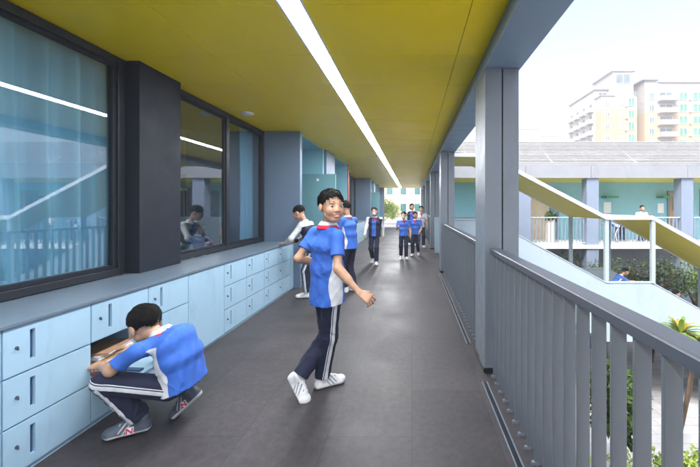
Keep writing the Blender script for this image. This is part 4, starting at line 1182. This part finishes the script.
    sh = put_mesh('jacket' if jacket else 'shirt', V, Fc, M['jacket'] if jacket else M[shirt], body, {'m': m, 'm2': m2})
    # collar + scarf
    Fk = Field(N - .17, N + .17, hs_)
    up2 = nrm(sp + .0 * fs); Bk = frame(fs + sp * -.25, up2)
    nc = N + sp * .004 * s + fs * .004 * s
    Fk.add(ec(nc - up2 * .012 * s, nc + up2 * .018 * s, rs, (.072 * s, .066 * s), (.052 * s, .050 * s), .25), 0)
    for q_ in (-1, 1):
        Fk.add(ell(nc + rs * q_ * .034 * s + fs * .048 * s - sp * .022 * s, frame(fs + sp * .8, sp), A3((.026, .018, .010)) * s), .01)
    Fk.cut(nc + up2 * .018 * s, up2)
    V, Fc = Fk.mesh(); put_mesh('collar', V, Fc, M['collar'], body, {'m': np.zeros(len(V)) - 1})
    if scarf:
        Fk = Field(N - .24, N + .24, hs_)
        nc2 = nc - sp * .016 * s
        Fk.add(ec(nc2 - up2 * .012 * s, nc2 + up2 * .004 * s, rs, (.086 * s, .078 * s), (.074 * s, .068 * s), .25), 0)
        fr = nc2 + fs * .086 * s - sp * .030 * s
        Fk.add(ell(fr, Bk, A3((.020, .014, .016)) * s), .01)
        for q_ in (-1, 1):
            Fk.add(ec(fr, fr + (rs * q_ * .030 - sp * .150 + fs * .010) * s, rs, (.014 * s, .008 * s), (.026 * s, .007 * s), .5), .006)
        V, Fc = Fk.mesh(); put_mesh('scarf', V, Fc, M['scarf'], body, {'m': np.zeros(len(V)) - 1})
    if not legs: return root_o
    # ---- trousers
    Ft = Field(lo, hi, hs_)
    Ft.add(ec(P - sp * .04 * s, P + sp * .06 * s, rh, (.108 * s, .088 * s), (.098 * s, .080 * s)), .03)
    for sd in ('L', 'R'):
        Hh, K_, A_ = J['h' + sd], J['k' + sd], J['a' + sd]
        Ft.add(rc(Hh, K_, .071 * s, .064 * s), .03); Ft.add(rc(K_, A_ + (K_ - A_) * .03, .064 * s, .058 * s), .025)
    Ft.disp(folds(.0070 * s, seed + 5, .6))
    for sd in ('L', 'R'):
        K_, A_ = J['k' + sd], J['a' + sd]; dd = nrm(A_ - K_); cp = A_ + (K_ - A_) * .04
        Ft.cut(cp, dd, cp - .09 * s, cp + .09 * s)
    V, Fc = Ft.mesh()
    af = np.full(len(V), 1.0); ar = np.full(len(V), -1.0); best = np.full(len(V), 9.)
    for sd in ('L', 'R'):
        sg = -1 if sd == 'L' else 1
        Hh, K_, A_ = J['h' + sd], J['k' + sd], J['a' + sd]
        for a, b in ((Hh, K_), (K_, A_)):
            ax = nrm(b - a); out = rh * sg; out = nrm(out - ax * (out @ ax)); fo = np.cross(ax, out)
            d_, t_ = segd(a, b); c_ = V - a - (t_ * np.linalg.norm(b - a))[:, None] * ax
            f_ = c_ @ fo; r_ = c_ @ out
            u = d_ < best; af[u] = f_[u] / s; ar[u] = r_[u] / s; best[u] = d_[u]
    put_mesh('trousers', V, Fc, M[trousers], body, {'across': af, 'outward': ar})
    # ---- shoes
    if not feet: return root_o
    for sd in ('L', 'R'):
        A_ = J['a' + sd]; tdir = nrm(J['t' + sd]); kn = J['k' + sd]
        side = nrm(np.cross(tdir, A3((0, 0, 1)))); upf = np.cross(side, tdir)
        if upf[2] < 0: upf = -upf
        o_ = A_ - upf * .072 * s * 1.05 + tdir * .0
        def FP(x, y, z): return o_ + (side * x + tdir * y + upf * z) * s
        fh_ = hs_ * .8
        Ff = Field(np.minimum(FP(0, -.06, 0), FP(0, .19, 0)) - .09, np.maximum(FP(0, -.06, 0), FP(0, .19, 0)) + .11, fh_)
        Ff.add(ec(FP(0, -.035, .018), FP(0, .145, .016), side, (.037 * s, .020 * s), (.046 * s, .019 * s), 1.0), 0)
        Ff.add(ec(FP(0, -.026, .035), FP(0, .10, .032), side, (.032 * s, .030 * s), (.040 * s, .026 * s), 1.0), .01)
        Ff.add(ell(FP(0, .142, .026), np.stack([side, tdir, upf]), A3((.042, .044, .032)) * s), .012)
        Ff.add(rc(FP(0, -.014, .045), FP(0, -.012, .082), .036 * s, .038 * s), .02)
        Ff.add(rc(FP(0, .02, .072), FP(0, .10, .046), .030 * s, .028 * s), .02)
        Ff.cut(FP(0, 0, .001), -upf)
        Ff.cut(FP(0, 0, .102), upf + tdir * .25)
        V, Fc = Ff.mesh(); l = (V - o_) / s; z_ = l @ upf; y_ = l @ tdir
        m = .021 - z_
        x_ = np.abs(l @ side)
        m2 = np.minimum(.0045 - np.abs(((y_ + z_ * .8) % .028) - .014), np.minimum(x_ - .012, np.minimum(z_ - .020, np.minimum(.10 - y_, y_ - .03)))) * 1.0
        sho = put_mesh('shoe', V, Fc, M[shoe], body, {'m': m, 'm2': m2})
        sk = MB(); sk.tube([tuple(A_ - nrm(A_ - kn) * .045 * s), tuple(A_ + upf * .0)], .033 * s, 14); sk.build('sock', M['collar'], body, smooth=True)
        if shoe == 'gshoe':
            for q_ in (-1, 1):
                # letter emblem on both sides of the shoe
                c0 = FP(q_ * .0412, .045, .034); nn = nrm(side * q_ + upf * .18); tx = tdir * (1 if q_ > 0 else -1) * -1 if False else tdir * q_
                uy = nrm(np.cross(nn, tx)); uy = uy if uy[2] > 0 else -uy
                def Q(u, v, w_=0): return c0 + (tx * u + uy * v + nn * w_) * s
                mb = MB(); a_, b_, wd = .0165, .0165, .0062
                mb.add([Q(-a_ - .003, -b_ - .003, -.006), Q(a_ + .003, -b_ - .003, -.006), Q(a_ + .005, b_ + .003, -.006), Q(-a_ - .001, b_ + .003, -.006), Q(-a_ - .003, -b_ - .003, .001), Q(a_ + .003, -b_ - .003, .001), Q(a_ + .005, b_ + .003, .001), Q(-a_ - .001, b_ + .003, .001)], [(0, 3, 2, 1), (4, 5, 6, 7), (0, 1, 5, 4), (1, 2, 6, 5), (2, 3, 7, 6), (3, 0, 4, 7)])
                e1 = mb.build('emblem_backing', M['collar'], sho)
                mb = MB()
                def slab(pp):
                    n_ = len(pp); mb.add([Q(u, v, .0011) for u, v in pp] + [Q(u, v, .003) for u, v in pp], [tuple(range(n_)), tuple(range(n_, 2 * n_))] + [(i, (i + 1) % n_, n_ + (i + 1) % n_, n_ + i) for i in range(n_)])
                slab([(-a_, -b_), (-a_ + wd, -b_), (-a_ + wd, b_ - .012), (a_ - wd, -b_), (a_, -b_), (a_, b_), (a_ - wd, b_), (a_ - wd, -b_ + .012), (-a_ + wd, b_), (-a_, b_)])
                mb.build('letter_emblem', M['red_mark'], sho)
    return root_o

def stand(H=1.4, step=0.0, lift=0.0, armL=(.0, .0), armR=(.0, .0), lean=0.0, turn=0, nod=0, spread=1.0, elbow=.25, facey=0):
    """standing / walking pose, forward = +Y. step: feet offset fraction; arm = (swing forward, bend)"""
    s = H
    P = A3((0, 0, .515 * s)) - A3((0, 0, abs(step) * .05)); J = {'P': P}
    lv = A3((0, math.sin(lean), math.cos(lean)))
    N = P + lv * .305 * s; J['N'] = N; J['head'] = N + (lv * .098 + A3((0, .03, 0))) * s
    J['face'] = A3((math.sin(turn), math.cos(turn), nod)); J['hup'] = A3((0, -nod * .5, 1))
    for q_, sd in ((-1, 'L'), (1, 'R')):
        J['s' + sd] = N + A3((q_ * .112 * s, 0, 0)) - lv * .028 * s
        J['h' + sd] = P + A3((q_ * .050 * s, 0, -.01 * s))
        st_ = step * (1 if sd == 'L' else -1)
        foot = A3((q_ * .052 * spread * s, st_ * s, .052 * s + (lift * s if st_ < 0 else 0)))
        J['a' + sd] = foot
        J['k' + sd] = ik(J['h' + sd], foot, .235 * s, .232 * s, (q_ * .05, 1, .1))
        J['t' + sd] = A3((q_ * .12, 1, -.45 if (st_ < 0 and lift) else 0))
        sw, bd = armL if sd == 'L' else armR
        ud = A3((q_ * .18, math.sin(sw), -math.cos(sw))); e = J['s' + sd] + nrm(ud) * .172 * s; J['e' + sd] = e
        fd = A3((-q_ * .10 * (bd > .3), math.sin(sw + bd + elbow), -math.cos(sw + bd + elbow))); J['w' + sd] = e + nrm(fd) * .155 * s
    return J
# ------------------------------------------------------------------ the cast
def rel(J, root):
    r = A3(root); vec = ('face', 'hup', 'back', 'tL', 'tR', 'hdL', 'hdR', 'hnL', 'hnR', 'htL', 'htR', 'look', 'hs')
    return {k: (A3(v) - r if k not in vec else A3(v)) for k, v in J.items()}
# smiling boy striding in the middle
fw = A3((.746, .665, 0)); rt = A3((.665, -.746, 0))
P = A3((-.617, 2.47, .745))
J = dict(P=P, N=(-.610, 2.443, 1.226), head=(-.570, 2.415, 1.352), face=(.60, -.80, .03), hup=(.06, -.03, 1),
         sR=(-.512, 2.335, 1.165), sL=(-.735, 2.570, 1.17), eR=(-.490, 2.245, .945), wR=(-.345, 2.20, .80),
         eL=(-.835, 2.49, .975), wL=(-.70, 2.66, .90),
         hR=P + rt * .072 - A3((0, 0, .01)), hL=P - rt * .072 - A3((0, 0, .01)),
         aR=(-.675, 2.545, .0765), aL=(-.800, 2.400, .150), tR=fw + A3((0.1, -.12, 0)), tL=(.62, -.30, -.75),
         hdR=(.80, -.08, -.50), hnR=(-.25, .55, -.5), htR=(.5, .3, .6), look=(.5, 0, 0), hs=1.06)
J['kR'] = ik(J['hR'], J['aR'], .345, .335, fw); J['kL'] = ik(J['hL'], J['aL'], .345, .335, fw)
rootm = (-.70, 2.45, 0)
person('smiling boy in blue school shirt and red scarf striding along, looking over his shoulder', rel(J, rootm), 1.46, h=.0042, root=rootm, fine=True, seed=4, curlR=(.55, .62, .7, .75), curlL=(.6, .6, .6, .6), sleeve=.66, skirtshirt=.02)
# boy crouching at the open locker
J = dict(P=(-1.435, 2.10, .305), N=(-1.535, 2.085, .590), back=(.055, -.0, .035), head=(-1.640, 2.085, .628), face=(-.86, .30, -.42), hup=(-.42, .05, .9),
         sL=(-1.585, 1.950, .535), sR=(-1.500, 2.225, .555), eL=(-1.705, 1.925, .420), wL=(-1.885, 2.06, .385), eR=(-1.62, 2.36, .44), wR=(-1.86, 2.30, .40),
         hL=(-1.44, 2.03, .270), hR=(-1.42, 2.18, .27), kL=(-1.765, 1.955, .345), kR=(-1.70, 2.36, .33), aL=(-1.625, 2.035, .085), aR=(-1.45, 2.20, .155),
         tL=(-.86, -.42, 0), tR=(-.62, -.10, -.55), hdL=(-.9, .35, -.1), hnL=(0, .3, -1), htL=(.2, 1, .1), hnR=(0, -.3, -1), htR=(.2, -1, .1), hdR=(-1, 0, 0), hs=1.06)
rootc = (-1.6, 2.08, 0)
person('boy in blue shirt and striped navy trousers crouching at the open locker', rel(J, rootc), 1.42, h=.0055, root=rootc, mask=True, shoe='gshoe', seed=9, sleeve=.70, hairlow=.035, skirtshirt=.0)
# boy standing behind the smiling boy, back to us
J = stand(1.46, .02, armR=(.25, 1.5), armL=(.2, 1.4), lean=.08, nod=-.15)
person('boy in blue shirt facing the lockers, half hidden behind the smiling boy', J, 1.46, h=.008, root=(-.99, 5.40, 0), rz=R(62), seed=12)
# boy leaning on the locker top
J = stand(1.42, .06, armL=(.9, .2), armR=(.7, .3), lean=.38, nod=-.45); 
J['wL'] = A3((-.10, .40, .82)); J['wR'] = A3((.10, .36, .82))
for sd, q_ in (('L', -1), ('R', 1)):
    J['e' + sd] = ik(J['s' + sd], J['w' + sd], .245, .22, (q_, -.3, -.3)); J['hd' + sd] = A3((0, 1, -.15)); J['hn' + sd] = A3((0, 0, -1)); J['ht' + sd] = A3((-q_, 0, 0))
person('boy in dark jacket with white shoulders leaning over the far end of the near lockers', J, 1.42, h=.0085, root=(-1.46, 5.12, 0), rz=R(84), jacket=True, hoodwhite=True, scarf=False, seed=15)
# masked boy walking towards us
G2 = 'pupils walking up the corridor'
J = stand(1.36, .10, .04, armL=(-.35, .1), armR=(.3, .2), lean=.03, turn=-.12)
person('masked boy in open navy jacket over blue shirt walking alone towards us on the left', J, 1.36, h=.0095, root=(-.89, 8.1, 0), rz=R(176), jacket=True, mask=True, seed=17, group=G2)
J = stand(1.24, .05, .02, armL=(.1, .2), armR=(.35, 1.3), lean=.02, turn=.35)
person('short masked boy in blue shirt, left one of the small group walking towards us', J, 1.24, h=.0095, root=(-.22, 8.85, 0), rz=R(184), mask=True, seed=18, group=G2)
J = stand(1.23, -.09, .03, armL=(.25, .5), armR=(-.3, .2), lean=.05, turn=-.45, nod=-.1)
person('short boy in blue shirt without a mask, front right of the small group walking up', J, 1.23, h=.0095, root=(.10, 9.45, 0), rz=R(170), seed=19, group=G2)
J = stand(1.48, .05, .0, armL=(.3, .9), armR=(-.1, .3), turn=-.3)
person('tall pupil in dark jacket with longer hair walking behind the small group', J, 1.48, h=.012, root=(.0, 12.0, 0), rz=R(180), jacket=True, longhair=True, seed=21, group=G2)
J = stand(1.40, .06, .0, armL=(.1, .2), armR=(.1, .3))
person('pupil in white shirt with red scarf walking at the back right of the small group', J, 1.40, h=.012, root=(.30, 11.4, 0), rz=R(185), shirt='wshirt', seed=22, group=G2)
# people across the courtyard
J = stand(1.42, .0, armL=(.3, 1.9), armR=(.1, .6), lean=.05)
person('child in white shirt standing at the opposite balcony railing, one hand raised to the face', J, 1.42, h=.013, root=(8.60, 12.75, 0), rz=R(170), shirt='wshirt', seed=30, scarf=False)
for k, (x, y, lb) in enumerate([(7.85, 13.0, 'child in blue bending down behind the opposite railing, left of the standing child'), (8.25, 13.3, 'child in dark jacket bending behind the opposite railing, beside the child in blue')]):
    J = stand(1.2, .05, armL=(1.2, .3), armR=(1.1, .4), lean=1.05 - .15 * k, nod=-.4)
    person(lb, J, 1.2, h=.014, root=(x, y, 0), rz=R(80 + 60 * k), seed=31 + k, scarf=False, jacket=bool(k), feet=False)
J = stand(1.3, .08, armL=(.9, .3), armR=(.8, .3), lean=.62, nod=-.2)
person('child in bright blue shirt bending forward on the middle landing of the outdoor stair', J, 1.22, h=.012, root=(5.42, 9.2, -1.48), rz=R(-95), seed=34, scarf=False)
J = stand(1.35, .08, armL=(.3, .3), armR=(.3, .3), lean=.2)
person('child in dark jacket walking down the lower flight of the outdoor stair', J, 1.35, h=.013, root=(7.0, 9.2, -2.21), rz=R(-90), seed=35, scarf=False, jacket=True)
# classroom pupils
def seated(H, lean=.3):
    J = stand(H, 0, armL=(.7, .8), armR=(.7, .8), lean=lean, nod=-.2); dz = .515 * H - .47
    for k in ('P', 'N', 'head', 'sL', 'sR', 'eL', 'eR', 'wL', 'wR', 'hL', 'hR'): J[k] = J[k] - A3((0, 0, dz))
    for q_, sd in ((-1, 'L'), (1, 'R')):
        J['k' + sd] = A3((q_ * .09, .33, .46)); J['a' + sd] = A3((q_ * .09, .36, .075)); J['t' + sd] = A3((0, 1, 0))
    return J
desks = [(-3.25, 4.55, 0, 'school desk behind the left pane of the second window'), (-3.4, 5.75, 0, 'school desk by the blue-shirted pupil inside the classroom'), (-4.6, 4.9, 0, 'school desk in the second row of the classroom'), (-4.7, 6.1, 0, 'school desk in the far corner of the classroom')]
dk = None
for k, (x, y, rz, lb) in enumerate(desks):
    if dk is None:
        dk = empty('school_desk', (x, y, 0), R(rz), lb, 'desk', 'desks in the classroom')
        MB().box(-.3, .3, -.2, .2, .71, .74).build('desk_top', M['wood'], dk, bevel=.004); MB().box(-.26, .26, -.17, .17, .56, .58).build('book_shelf', M['steel'], dk)
        for a in (-.27, .27):
            for b in (-.17, .17): MB().box(a - .015, a + .015, b - .015, b + .015, 0, .71).build('leg', M['steel'], dk)
    else:
        o = copy_tree(dk); o.location = (x, y, 0); o['label'] = lb
seats = [(-3.25, 4.92, 180, 'school stool at the first desk inside the second window'), (-3.4, 5.33, 0, 'school stool under the blue-shirted pupil')]
sk = None
for x, y, rz, lb in seats:
    if sk is None:
        sk = empty('stool', (x, y, 0), 0, lb, 'stool', 'stools in the classroom')
        MB().box(-.16, .16, -.14, .14, .40, .425).build('seat', M['wood'], sk, bevel=.004)
        for a in (-.13, .13):
            for b in (-.11, .11): MB().box(a - .012, a + .012, b - .012, b + .012, 0, .40).build('leg', M['steel'], sk)
    else:
        o = copy_tree(sk); o.location = (x, y, 0); o['label'] = lb
person('pupil in blue shirt seated inside the classroom, seen through the second window', seated(1.4, .15), 1.4, h=.012, root=(-3.4, 5.33, 0), rz=R(0), seed=41, scarf=False)
person('pupil with dark hair in grey-green shirt seated bent over a desk inside the classroom', seated(1.4, .55), 1.4, h=.012, root=(-3.25, 4.92, 0), rz=R(180), seed=42, shirt='gshirt', scarf=False)
person('dark jacketed pupil standing behind the left pane of the second window', stand(1.5, 0, armL=(.4, .8), armR=(.4, .8), lean=.1), 1.48, h=.012, root=(-3.62, 5.0, 0), rz=R(150), seed=43, jacket=True, scarf=False)
